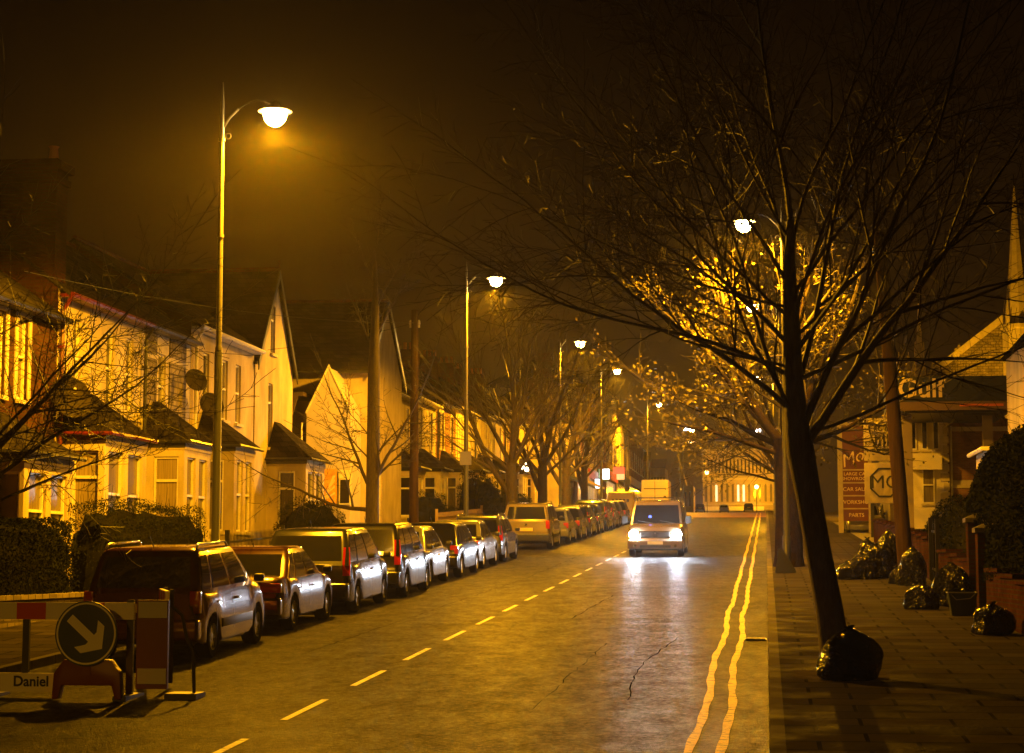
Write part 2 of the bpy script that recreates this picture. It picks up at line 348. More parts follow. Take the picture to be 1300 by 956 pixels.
for nm, q in (('road_patch', [(-3.9,36.6),(-1.75,36.7),(-1.6,44.2),(-3.5,44.0)]), ('road_patch_narrow', [(-7.6,35.2),(-1.0,35.0),(-1.0,35.45),(-7.6,35.7)]), ('road_patch_far', [(-4.6,47.6),(-1.0,47.9),(-1.0,51.8),(-4.4,51.5)])):
    pm = MB(); pm.poly([(x_,y_,G(y_)+.003) for x_, y_ in q]); tag(pm.build(nm, ASPH2), kind='structure')
sm = MB()
def seam(pts, wd=.03):
    P = []
    for (a, b) in zip(pts, pts[1:]):
        n = max(2, int(math.dist(a, b)/.4))
        for k in range(n): t = k/n; P.append((a[0]+(b[0]-a[0])*t+random.uniform(-.03,.03), a[1]+(b[1]-a[1])*t+random.uniform(-.05,.05)))
    P.append(pts[-1])
    for (a, b) in zip(P, P[1:]):
        d = Vector((b[0]-a[0], b[1]-a[1], 0)).normalized(); n = Vector((-d.y, d.x, 0))*wd*random.uniform(.12, .5)
        sm.quad((a[0]-n.x,a[1]-n.y,G(a[1])+.005),(a[0]+n.x,a[1]+n.y,G(a[1])+.005),(b[0]+n.x,b[1]+n.y,G(b[1])+.005),(b[0]-n.x,b[1]-n.y,G(b[1])+.005))
seam([(-1.6, 23), (-1.75, 27), (-1.45, 32)], .02); seam([(-8, 35.3), (-.9, 35.1)], .03); seam([(-7.5, 25.5), (-3, 25.8), (-1, 25.2)], .02)
seam([(-3.6, 36.5), (-3.4, 44)], .03); seam([(-3.6, 36.5), (-1.8, 36.7)], .03); seam([(-3.4, 44), (-1.6, 44.2)], .03); seam([(-5.3, 48), (-.9, 48.3)], .02); seam([(-2.6, 22), (-2.5, 31)], .015)
seam([(-6.8, 29), (-6.3, 52), (-6.4, 70)], .02)
tag(sm.build('road_seams', SEAM), kind='structure')
# drain gully and iron cover in the carriageway
gq = MB(); gq.box(-.36, -.02, 31.6, 32.1, G(31.8)+.004, G(31.8)+.02)
for k in range(6): gq.box(-.34, -.04, 31.64+k*.075, 31.67+k*.075, G(31.8)+.018, G(31.8)+.03)
tag(gq.build('drain_gully', IRON), 'iron drain grating in the gutter beside the right kerb', 'drain')


# ---------------------------------------------------------------- street lamps
def lamp(xp, yp, side, label, power=LAMP_W, H=9.75, group='sodium street lamps along the road', light=True, col=SODIUM):
    z0 = G(yp) + .12
    r = empty('street_lamp', (xp, yp, z0), label, 'street lamp', group)
    mb = MB(); mb.tube([(xp,yp,z0),(xp,yp,z0+.9),(xp,yp,z0+.95),(xp,yp,z0+4.9),(xp,yp,z0+5.0)], [.12,.12,.085,.078,.06], 10); mb.build('pole_base', POLE_D, r, smooth=40)
    mb = MB(); mb.tube([(xp,yp,z0+4.95),(xp,yp,z0+H-.3),(xp,yp,z0+H+.05),(xp,yp,z0+H+.5)], [.058,.045,.034,.008], 10)
    for h in (5.0, 7.2, H-.65): mb.lathe([(.05,-.03),(.072,-.03),(.072,.03),(.05,.03)], 10, (xp,yp,z0+h))
    mb.build('pole', POLE_U, r, smooth=40)
    hz = z0 + H - .13; xl = xp + side*1.05
    mb = MB(); mb.tube([(xp,yp,z0+H-.45),(xp+side*.14,yp,z0+H-.22),(xp+side*.32,yp,z0+H-.04)], .026, 8)
    arc = [(xp+side*(.32+.73*t), yp, z0+H-.04 + .16*math.sin(t*math.pi*.9)) for t in (0,.25,.5,.75,1)] + [(xl,yp,hz+.2)]
    ARM = MB(); ARM.tube(arc, .014, 8); ARM.build('arm', IRON, r, smooth=40)
    mb.tube([(xp+side*(.12+.055*math.cos(a)),yp,z0+H-.58+.055*math.sin(a)) for a in [k*math.pi/5 for k in range(11)]], .014, 6)
    mb.build('bracket', POLE_U, r, smooth=40)
    mb = MB(); mb.lathe([(.01,.24),(.05,.22),(.09,.12),(.16,.07),(.32,.035),(.335,.02),(.335,.01),(.2,.015),(.14,.02)], 20, (xl,yp,hz)); mb.build('lamp_hood', mat('lamp_hood_metal', (.3,.27,.2), .4, metal=.3), r, smooth=50)
    mb = MB(); mb.lathe([(.225,.012),(.235,-.03),(.205,-.15),(.145,-.23),(.07,-.275),(.003,-.285)], 20, (xl,yp,hz)); mb.build('lamp_bowl', BOWL, r, smooth=60)
    if light:
        ld = bpy.data.lights.new('lamp_light', 'SPOT'); ld.energy = power; ld.color = col; ld.shadow_soft_size = .10; ld.spot_size = R(168); ld.spot_blend = .22
        lo = bpy.data.objects.new('lamp_light', ld); COL.objects.link(lo); lo.location = (xl-xp, 0, hz-.37-z0); lo.parent = r
    return r
lamp(-10.42, 36.7, 1, 'tall sodium street lamp rising behind the maroon saloon, tallest in the picture')
lamp(-10.42, 68.4, 1, 'sodium street lamp standing behind the tan off-roader, beside the bare kerb tree', power=LAMP_W*.8)
lamp(-10.42, 100.4, 1, 'third sodium street lamp up the left kerb, above the row of dark parked cars')
lamp(-10.42, 125.8, 1, 'fourth sodium street lamp up the left kerb, just past the bare trees')
lamp(-10.42, 176, 1, 'farthest sodium street lamp on the left kerb, above the iron garland')
lamp(.55, 54.6, -1, 'sodium street lamp glaring through the bare branches of the near right tree', power=LAMP_W*.8)
lamp(.62, 80.7, -1, 'sodium street lamp half hidden inside the yellow leaved tree', power=LAMP_W*.3)
lamp(.62, 137, -1, 'small sodium street lamp far up the right kerb behind the tree trunks')
lamp(-10.6, -9.0, 1, 'street lamp added out of view behind the camera to light the barrier', power=LAMP_W*.3)  # unseen lamp, added to brighten the barrier and the nearest car
lamp(-9.5, 230, 1, 'tiny orange street lamp beyond the crest, over the distant shops', power=2500)

# ---------------------------------------------------------------- walls, windows, houses
def panel(mb, P, U, N, W, H, holes=(), depth=.12, top=None):
    """sheet wall from P along U and up, with rectangular openings (u0,u1,v0,v1) and their reveals"""
    P = Vector(P); us = sorted({0, W} | {h[0] for h in holes} | {h[1] for h in holes}); vs = sorted({0, H} | {h[2] for h in holes} | {h[3] for h in holes})
    pt = lambda u, v, n=0: tuple(P + U*u + Z*v + N*n)
    for a, b in zip(us, us[1:]):
        for c, d in zip(vs, vs[1:]):
            if any(h[0] <= a and b <= h[1] and h[2] <= c and d <= h[3] for h in holes): continue
            mb.quad(pt(a,c), pt(b,c), pt(b,d), pt(a,d))
    for (a, b, c, d) in holes:
        for q in (((a,c),(b,c)), ((b,c),(b,d)), ((b,d),(a,d)), ((a,d),(a,c))):
            mb.quad(pt(*q[0]), pt(*q[1]), pt(*q[1], -depth), pt(*q[0], -depth))
def window(P, U, N, w, h, parent, glass=GLASS, frame=WPAINT, style='sash', depth=.12, surround=None, sill=True, fw=.055, label=None):
    P = Vector(P)
    mb = MB(); mb.obox(P, U, Z, N, 0, w, 0, h, -depth-.03, -depth); pn = mb.build('window', glass, parent)
    if label: pn['label'] = label
    f = MB(); n0, n1 = -depth+.002, -depth+.055
    f.obox(P,U,Z,N,0,fw,0,h,n0,n1); f.obox(P,U,Z,N,w-fw,w,0,h,n0,n1); f.obox(P,U,Z,N,fw,w-fw,0,fw*1.2,n0,n1); f.obox(P,U,Z,N,fw,w-fw,h-fw,h,n0,n1)
    if style == 'sash': f.obox(P,U,Z,N,fw,w-fw,h*.52-.03,h*.52+.03,n0,n1+.02)
    if style == 'transom': f.obox(P,U,Z,N,fw,w-fw,h*.70-.035,h*.70+.035,n0,n1+.015)
    if style == 'casement': f.obox(P,U,Z,N,w*.5-.03,w*.5+.03,fw,h-fw,n0,n1); f.obox(P,U,Z,N,fw,w-fw,h*.70-.03,h*.70+.03,n0,n1+.01)
    f.build('frame', frame, pn)
    if sill: s = MB(); s.obox(P,U,Z,N,-.07,w+.07,-.09,-.001,-depth+.06,.09); s.build('sill', DRESS, pn)
    if surround:
        s = MB(); s.obox(P,U,Z,N,-.17,-.005,-.001,h+.16,.002,.028); s.obox(P,U,Z,N,w+.005,w+.17,-.001,h+.16,.002,.028); s.obox(P,U,Z,N,-.005,w+.005,h+.005,h+.16,.002,.028)
        s.build('surround', surround, pn)
    return pn
def door(P, U, N, w, h, parent, m=DPAINT):
    P = Vector(P); mb = MB(); mb.obox(P,U,Z,N,0,w,0,h,-.14,-.10)
    for (a, b, c, d) in ((.12,.45,.15,.42),(.55,.88,.15,.42),(.12,.45,.5,.92),(.55,.88,.5,.92)): mb.obox(P,U,Z,N,w*a,w*b,h*c,h*d,-.099,-.085)
    d = mb.build('front_door', m, parent); k = MB(); k.obox(P,U,Z,N,w*.88,w*.94,h*.45,h*.49,-.08,-.04); k.build('handle', CHROME, d)
def bay(xf, y0, y1, z0, gut, apex, proj, parent, wallm, glass_side=GLASS, glass_front=NET, side_style='transom', rail=None, sidew=None, styles='sash', roof_over=.18):
    """square bay on a street front facing +x"""
    xp = xf + proj; side = y1 > y0; b = MB(); W = y1 - y0
    sw = sidew or proj*.50; u0 = proj*.30; sz, hd = .85, gut - .38
    # side wall towards the camera (faces -y)
    panel(b, (xf,y0,z0), X, -Y, proj, gut, [(u0, u0+sw, sz, hd)])
    n = 2 if W > 1.6 else 1; ww = (W - .3*(n+1))/n; hs = [(.3 + k*(ww+.3), .3 + k*(ww+.3) + ww, sz, hd) for k in range(n)]
    panel(b, (xp,y0,z0), Y, X, W, gut, hs)
    panel(b, (xf,y1,z0), X, Y, proj, gut)
    # stringcourse and eaves band
    b.box(xf, xp+.03, y0-.03, y0-.002, z0+gut-.2, z0+gut-.04); b.box(xp+.002, xp+.03, y0-.002, y1+.03, z0+gut-.2, z0+gut-.04)
    bo = b.build('bay', wallm, parent)
    window((xf+u0,y0,z0+sz), X, -Y, sw, hd-sz, parent, glass_side, WPAINT, side_style)
    for h in hs: window((xp,y0+h[0],z0+sz), Y, X, h[1]-h[0], hd-sz, parent, glass_front, WPAINT, styles, fw=.045)
    r = MB(); o = roof_over; zt = z0+gut; za = z0+apex; t = .05
    A, B_, C_, D_ = (xf,y0-o,zt), (xp+o,y0-o,zt), (xp+o,y1+o,zt), (xf,y1+o,zt)
    rin = min(proj+o, (W+2*o)*.45); E_, F_ = (xf,y0-o+rin*.8,za), (xf,y1+o-rin*.8,za)
    up = lambda p: (p[0], p[1], p[2]+t)
    r.poly([up(A), up(B_), up(E_)]); r.poly([up(B_), up(C_), up(F_), up(E_)]); r.poly([up(C_), up(D_), up(F_)])
    r.poly([A, D_, C_, B_]); r.quad(A, B_, up(B_), up(A)); r.quad(B_, C_, up(C_), up(B_)); r.quad(C_, D_, up(D_), up(C_))
    r.build('bay_roof', SLATE, bo)
    g = MB(); g.tube([(xf,y0-o-.03,zt+.0),(xp+o+.03,y0-o-.03,zt+.0),(xp+o+.03,y1+o,zt+.0)], .05, 6)
    g.box(xf, xp+.05, y0-.07, y0-.035, zt-.15, zt-.01)
    g.build('bay_gutter', rail or DPAINT, bo)
def dish(P, r, parent, aim=(.55,-.8,.25)):
    a = Vector(aim).normalized(); u = a.orthogonal().normalized(); v = a.cross(u); P = Vector(P); mb = MB()
    n = 18; rings = [(r*k/3, -.10*r*(1-(k/3)**2)*2) for k in range(4)]
    c0 = P + a*rings[0][1]; i0 = len(mb.v)
    for (rr, dd) in rings[1:]:
        for j in range(n): t = 2*math.pi*j/n; q = P + u*rr*math.cos(t) + v*rr*math.sin(t)*1.1 + a*dd; mb.v.append(tuple(q))
    mb.v.append(tuple(c0)); ci = len(mb.v)-1
    for j in range(n):
        j2 = (j+1) % n; mb.f.append((i0+j, i0+j2, ci))
        for k in range(2): mb.f.append((i0+k*n+j, i0+k*n+j2, i0+(k+1)*n+j2, i0+(k+1)*n+j))
    d = mb.build('satellite_dish', mat('dish_shade_grey', (.045,.038,.030), .8), parent)  # dishes coloured dark to stand for the shadow on them
    s = MB(); s.tube([tuple(P - a*.05), tuple(P - a*.3 - Z*.1)], .02, 5); s.tube([tuple(P - v*r*.9), tuple(P + a*r*.9 - v*.1*r)], .012, 4); s.tube([tuple(P + a*r*.85 - v*.1*r), tuple(P + a*r*1.02 - v*.1*r)], .035, 6)
    s.build('dish_arm', IRON, d)
def roofslab(mb, xf, y0, y1, ze, xr, zr_, xb, over=.28, t=.09, vo=.0):
    """two slopes, ridge along y; eaves at xf side (street) and xb side"""
    s = 1 if xf > xr else -1; sl = (zr_-ze)/abs(xf-xr)
    xo = xf + s*over; zo = ze - sl*over
    for (xa, za) in ((xo, zo), (xb, ze - sl*0)):
        a, b, c, d = (xa,y0-vo,za), (xa,y1+vo,za), (xr,y1+vo,zr_), (xr,y0-vo,zr_)
        mb.poly([(p[0],p[1],p[2]+t) for p in (a,b,c,d)]); mb.poly([a,b,c,d][::-1])
        for p, q in ((a,b),(b,c),(d,a)): mb.quad(p, q, (q[0],q[1],q[2]+t), (p[0],p[1],p[2]+t))
def terrace(name, y0, y1, z0, eave, ridge, label, wallm, wins, xf=-16, xr=-19.5, xb=-23, sur=None, gm=None, group=None, ground=None, gcol=DPAINT, pipe=None, glass=NET, stone=(), chim=None, extra=None, style='sash', depth=.12):
    r = empty(name, (xf, (y0+y1)/2, z0), label, 'house', group)
    m = MB(); holes = [(a-y0, b-y0, c, d) for (a,b,c,d) in wins]; 
    if ground: holes += [(a-y0,b-y0,c,d) for (a,b,c,d,*_) in ground]
    panel(m, (xf,y0,z0-.3), Y, X, y1-y0, eave+.3, [(a,b,c+.3,d+.3) for (a,b,c,d) in holes])
    # gable walls, back wall
    m.build('wall', wallm, r)
    m = MB(); m.quad((xb,y0,z0-.3),(xb,y1,z0-.3),(xb,y1,z0+eave),(xb,y0,z0+eave)); m.build('back_wall', SHBRICK, r)
    for yy in (y0, y1): sw = MB(); sw.poly([(xf-.001,yy,z0-.3),(xb,yy,z0-.3),(xb,yy,z0+eave),(xr,yy,z0+ridge-.02),(xf-.001,yy,z0+eave)]); sw.build('side_wall', SHBRICK, r)
    for i, (a,b,c,d) in enumerate(wins):
        window((xf,a,z0+c), Y, X, b-a, d-c, r, glass if not isinstance(glass, (list,tuple)) else glass[i % len(glass)], WPAINT, style, surround=sur, depth=depth)
    for g in (ground or []):
        a,b,c,d,kind = g
        if kind == 'door': door((xf,a,z0+c), Y, X, b-a, d-c, r)
        else: window((xf,a,z0+c), Y, X, b-a, d-c, r, GLASS, WPAINT, 'transom', surround=sur)
    rf = MB(); roofslab(rf, xf, y0-.02, y1+.02, z0+eave+.03, xr, z0+ridge, xb); ro = rf.build('roof', SLATE, r)
    rt = MB(); rt.tube([(xr,y0,z0+ridge+.1),(xr,y1,z0+ridge+.1)], .09, 6); rt.build('ridge_tiles', DBRICK, ro)
    g = MB(); sl = (ridge-eave)/abs(xf-xr); zg = z0+eave-sl*.28+.06
    g.tube([(xf+.33,y0,zg),(xf+.33,y1,zg)], .065, 6); g.box(xf+.02, xf+.25, y0, y1, z0+eave-.2, z0+eave-.12); g.build('gutter', gcol, r)
    if pipe is not None:
        p = MB(); p.tube([(xf+.33,pipe,zg),(xf+.1,pipe,zg-.35),(xf+.1,pipe,z0)], .05, 6)
        for k in (1.6, 3.4, 5.2): p.box(xf+.02, xf+.17, pipe-.08, pipe+.08, z0+k, z0+k+.07)
        p.build('downpipe', gcol, r)
    for (a,b,c,d) in stone: s = MB(); s.box(xf+.001, xf+.035, a, b, z0+c, z0+d); s.build('stone_panel', STONE, r)
    if chim is not None:
        yc = chim; c = MB(); c.box(xr-.5, xr+.5, yc-.3, yc+.3, z0+ridge-.7, z0+ridge+1.2); c.box(xr-.56, xr+.56, yc-.36, yc+.36, z0+ridge+1.0, z0+ridge+1.1); co = c.build('chimney', DBRICK, ro)
        c = MB(); 
        for k in (-.3, 0, .3): c.lathe([(.12,1.2),(.10,1.3),(.09,1.55),(.11,1.6),(.07,1.6)], 8, (xr+k,yc,z0+ridge))
        c.build('chimney_pots', mat('terracotta', (.3,.13,.07), .8), r)
    if extra: extra(r)
    return r

# --- the near terrace on the left
def ex(r):
    bay(-16, 38.1, 40.9, zA, 2.85, 3.75, 1.2, r, OCHRE, GLASS, NET, 'plain', sidew=.75)
zA = G(40)+.25
terrace('terraced_house', 35.6, 43.0, zA, 6.25, 8.7, 'brown brick terraced house with pale stone window surrounds, lowest roof, at the picture edge', DBROWN,
        [(39.3,39.9,4.15,5.95),(40.6,41.2,4.15,5.95),(37.2,37.8,4.15,5.95)], sur=DRESS, pipe=37.0, extra=ex)
zB = G(46)+.32
def ex(r):
    bay(-16, 43.25, 46.3, zB, 3.25, 4.3, 1.1, r, CREAM, CURT, NET, 'transom', rail=REDP, sidew=.62)
    s = MB(); s.box(-15.999, -15.93, 43.2, 49.1, zB+3.92, zB+4.02); s.build('string_course', DRESS, r)
    c = MB(); c.box(-19.3, -16.12, 43.03, 43.75, zB+4.5, zB+9.62); c.box(-19.36,-16.05,42.97,43.8,zB+9.05,zB+9.2); c.box(-19.4,-16.0,42.93,43.85,zB+9.35,zB+9.55); c.build('chimney', SHBRICK, r)
    c = MB(); c.lathe([(.14,0),(.12,.1),(.1,.3),(.13,.35),(.08,.35)], 8, (-16.35,43.4,zB+9.62))
    c.build('chimney_pots', mat('terracotta', (.3,.13,.07), .8), r)
    dish((-15.55, 42.75, zB+4.05), .46, r)
terrace('terraced_house', 43.0, 49.1, zB, 6.58, 9.19, 'cream rendered terraced house with red gutters and a huge brick chimney', CREAM,
        [(44.1,44.6,4.1,6.0),(46.4,47.0,4.1,6.0),(47.9,48.5,4.1,6.0)], gcol=REDP, pipe=43.07, extra=ex, glass=[NET,GLASS,NET])
zC = G(51)+.25
def ex(r):
    bay(-16, 49.25, 51.7, zC, 3.3, 4.4, 1.15, r, CREAM, CURT, NET, 'transom', sidew=.66)
    dish((-15.35, 51.9, zC+5.15), .30, r); 
terrace('terraced_house', 49.12, 53.5, zC, 6.45, 9.05, 'ochre terraced house with dark rubble stone panels beside its upper window', DRESS,
        [(50.6,51.25,3.95,5.75)], pipe=49.2, extra=ex, stone=[(49.4,50.35,3.8,5.55),(51.5,53.0,3.6,5.6),(49.4,50.35,5.68,6.3),(51.5,53.0,5.75,6.3)])
zD = G(56.5)+.25
def ex(r):
    bay(-16, 54.1, 56.3, zD, 3.25, 4.3, 1.15, r, OCHRE, NET, NET, 'transom', sidew=.5)
    dish((-15.3, 53.3, zD+4.35), .34, r)
terrace('terraced_house', 53.52, 60.45, zD, 6.72, 9.1, 'plain ochre rendered terraced house with dish low on its wall, beside the pointed gable', OCHRE,
        [(54.8,55.4,4.2,6.0),(56.8,57.4,4.2,6.0),(58.3,58.9,4.2,6.0)], pipe=53.75, extra=ex, glass=[GLASS,NET,NET], gcol=WPAINT)

def gable_house(name, y0, y1, z0, xf, xb, eave, peak, label, wallm, wins, over=.3, sidewalls=True, barge=WPAINT, extra=None, side_holes=(), boards=True, roofm=SLATE):
    """ridge runs along x, gable faces the street (+x)"""
    r = empty(name, (xf, (y0+y1)/2, z0), label, 'house'); m = MB(); ym = (y0+y1)/2
    panel(m, (xf,y0,z0-.3), Y, X, y1-y0, eave+.3, [(a-y0,b-y0,c+.3,d+.3) for (a,b,c,d) in wins if d < eave])
    ups = [wn for wn in wins if wn[3] > eave]
    if ups:
        a,b,c,d = ups[0]; s = (peak-eave)/(ym-y0); F = lambda yy: z0 + eave + s*min(yy-y0, y1-yy)
        e = z0+eave; c0, d0 = z0+c, z0+d
        m.poly([(xf,y0,e),(xf,a,e),(xf,a,F(a))]); m.poly([(xf,b,e),(xf,y1,e),(xf,b,F(b))])
        m.quad((xf,a,e),(xf,b,e),(xf,b,c0),(xf,a,c0)); m.poly([(xf,a,d0),(xf,b,d0),(xf,b,F(b)),(xf,ym,z0+peak),(xf,a,F(a))])
        for p, q in (((a,c0),(b,c0)),((b,c0),(b,d0)),((b,d0),(a,d0)),((a,d0),(a,c0))): m.quad((xf,*p),(xf,*q),(xf-.12,*q),(xf-.12,*p))
    else: m.poly([(xf,y0,z0+eave),(xf,y1,z0+eave),(xf,ym,z0+peak)])
    m.poly([(xb,y0,z0-.3),(xb,y0,z0+eave),(xb,ym,z0+peak),(xb,y1,z0+eave),(xb,y1,z0-.3)])
    panel(m, (xb,y0,z0-.3), X, -Y, xf-xb, eave+.3, [(a-xb,b-xb,c+.3,d+.3) for (a,b,c,d) in side_holes])
    m.quad((xb,y1,z0-.3),(xf,y1,z0-.3),(xf,y1,z0+eave),(xb,y1,z0+eave))
    m.build('wall', wallm, r)
    for (a,b,c,d) in wins: window((xf,a,z0+c), Y, X, b-a, d-c, r, NET, WPAINT, 'transom')
    for (a,b,c,d) in side_holes: window((a,y0,z0+c), X, -Y, b-a, d-c, r, GLASS, WPAINT, 'transom')
    s = (peak-eave)/(ym-y0); rf = MB(); t = .1; xo = xf+.12
    for sg in (-1, 1):
        ye = (y0 - over) if sg < 0 else (y1 + over); ze = z0+eave-s*over+.03; zp = z0+peak+.03
        a, b, c, d = (xb,ye,ze),(xo,ye,ze),(xo,ym,zp),(xb,ym,zp)
        rf.poly([a,b,c,d]); rf.poly([(p[0],p[1],p[2]+t) for p in (a,b,c,d)])
        for p, q in ((a,b),(b,c),(d,a)): rf.quad(p, q, (q[0],q[1],q[2]+t), (p[0],p[1],p[2]+t))
    ro = rf.build('roof', roofm, r)
    rt = MB(); rt.tube([(xb,ym,z0+peak+.15),(xo,ym,z0+peak+.15)], .08, 6); rt.build('ridge_tiles', DBRICK, ro)
    if boards:
        bb = MB()
        for sg in (-1, 1):
            ye = (y0 - over) if sg < 0 else (y1 + over); ze = z0+eave-s*over
            bb.prism([(xo+.003,ye,ze-.2),(xo+.003,ye,ze+.1),(xo+.003,ym,z0+peak+.14),(xo+.003,ym,z0+peak-.16)], (.035,0,0))
        bb.build('bargeboard', barge, r)
    g = MB(); zg = z0+eave-s*over+.02; g.tube([(xb,y0-over-.05,zg),(xo,y0-over-.05,zg)], .065, 6); g.build('gutter', DPAINT, r)
    if extra: extra(r)
    return r
zG = G(62.6)+.2
def ex(r):
    bay(-16, 62.2, 64.9, zG, 3.1, 4.35, 1.3, r, OCHRE, GLASS, GLASS, 'transom', sidew=.55)
    f = MB(); f.tube([(-15.9,63.1,zG+9.1),(-15.9,63.1,zG+9.75)], .03, 5); f.build('finial', DBRICK, r)
gable_house('gabled_house', 60.6, 65.6, zG, -16, -21.5, 6.2, 9.3, 'tall ochre house whose steep pointed gable faces the street', OCHRE, [(62.3,62.9,3.5,5.6),(62.5,63.1,6.6,8.2)], extra=ex, over=.12, barge=DPAINT)

# --- hall beyond the gap: long slate slope and gable, pale porch wing
zH = G(75)+.15
def ex(r):
    # leaded window on the side wall, pale rendered wing with poster and notice case
    w_ = MB(); yk = 73.0
    w_.box(-17.25, -15.55, yk, 74.99, zH-.2, zH+5.1); w_.prism([(-17.25,yk,zH+5.1),(-15.55,yk,zH+5.1),(-16.4,yk,zH+6.7)], (0,1.98,0)); w_.build('pale_gabled_wing', PINK, r)
    c = MB(); c.prism([(-17.3,yk-.03,zH+5.0),(-16.4,yk-.03,zH+6.84),(-16.4,yk-.03,zH+6.70),(-17.25,yk-.03,zH+4.96)], (0,.025,0)); c.prism([(-15.5,yk-.03,zH+5.0),(-16.4,yk-.03,zH+6.84),(-16.4,yk-.03,zH+6.70),(-15.55,yk-.03,zH+4.96)], (0,.025,0)); c.build('coping', WPAINT, r)
    p = MB(); p.box(-16.75,-16.05,yk-.04,yk-.002,zH+1.5,zH+2.85); po = p.build('poster', mat('orange_poster', (.75,.36,.06), .6, var=.45, vscale=2.2), r); po['label'] = 'orange poster with a pale slanting ladder shape'
    p = MB()
    p.prism([(-16.6,yk-.05,zH+1.55),(-16.5,yk-.05,zH+1.55),(-16.1,yk-.05,zH+2.6),(-16.2,yk-.05,zH+2.6)], (0,.008,0))
    for k in range(3): p.prism([(-16.42+.09*k,yk-.05,zH+1.72+.25*k),(-16.12,yk-.05,zH+1.90+.25*k),(-16.12,yk-.05,zH+1.98+.25*k),(-16.39+.09*k,yk-.05,zH+1.80+.25*k)], (0,.008,0))
    p.build('poster_figure', mat('poster_pale', (.75,.6,.35), .6), po)
    p = MB(); p.box(-15.95,-15.5,yk-.09,yk-.002,zH+1.5,zH+2.5); p.box(-15.98,-15.47,yk-.07,yk-.002,zH+2.5,zH+2.8); nb = p.build('notice_case', WPAINT, r)
    p = MB(); p.box(-15.9,-15.55,yk-.1,yk-.091,zH+1.56,zH+2.44); p.build('notice_glass', GLASS, nb)
    b = MB(); b.box(-16.0,-15.0,yk-.0+1.95,yk+1.97,zH+3.6,zH+4.3)
    q = MB(); q.box(-19.9,-17.3,72.6,74.98,zH+5.6,zH+5.75); q.prism([(-19.9,72.6,zH+5.6),(-17.5,72.6,zH+5.6),(-17.9,72.6,zH+4.3),(-18.4,72.6,zH+3.6),(-19.9,72.6,zH+3.6)], (0,.12,0))
    for k in range(3): q.prism([(-19.4+.35*k,72.5,zH+4.4),(-19.3+.35*k,72.5,zH+4.4),(-18.9+.35*k,72.5,zH+5.5),(-19.0+.35*k,72.5,zH+5.5)], (0,.08,0))
    q.build('timber_porch', WOODD, r)
    s = MB(); s.tube([(-17.42,yk-.08,zH),(-17.42,yk-.08,zH+4.6)], .045, 6); s.build('downpipe', WPAINT, r)
gable_house('chapel_hall', 75.0, 82.2, zH, -15.3, -21.5, 6.95, 9.85, 'hall with a long dark slate slope above ochre walls and pale gabled wing', OCHRE, [(77.2,78.0,.9,3.1)], extra=ex, over=.35, boards=True, barge=DPAINT)

# --- far terrace on the left
FT = 'terraced houses beyond the hall'
fl = ['first terraced house after the hall, behind the telegraph pole', 'terraced house after the pole, with two tall bright window surrounds', 'terraced house behind the second street lamp post on the left', 'ochre terraced house left of the forked bare kerb tree', 'terraced house directly behind the forked bare tree', 'terraced house with half hidden bay, beyond the forked tree',
      'brick terraced house near the bright wall light', 'last ochre terraced house before the shop awnings']
yy = 82.6
for i in range(8):
    wd = 6.25; y1_ = yy + wd; z_ = G(yy+2)+.22; wm = [OCHRE, CREAM, BRICK, CREAM, OCHRE, CREAM, BRICK, OCHRE][i]
    def ex(r, yy=yy, z_=z_, wm=wm, i=i):
        bay(-16, yy+1.0, yy+3.3, z_, 2.95, 3.95, 1.1, r, wm if wm is not BRICK else DRESS, GLASS, NET, 'transom')
    terrace('terraced_house', yy, y1_, z_, 6.3, 8.7, fl[i], wm, [(yy+.7,yy+1.3,4.0,5.8),(yy+1.75,yy+2.35,4.0,5.8),(yy+4.6,yy+5.2,4.0,5.8)], sur=DRESS if i in (1,2,4,6) else None,
            group=FT, pipe=yy+.12, chim=y1_-.3, extra=ex, glass=[GLASS,NET], ground=[(yy+4.3,yy+5.2,.05,2.2,'door')], gcol=[DPAINT,WPAINT][i % 2])
    yy = y1_ + .02
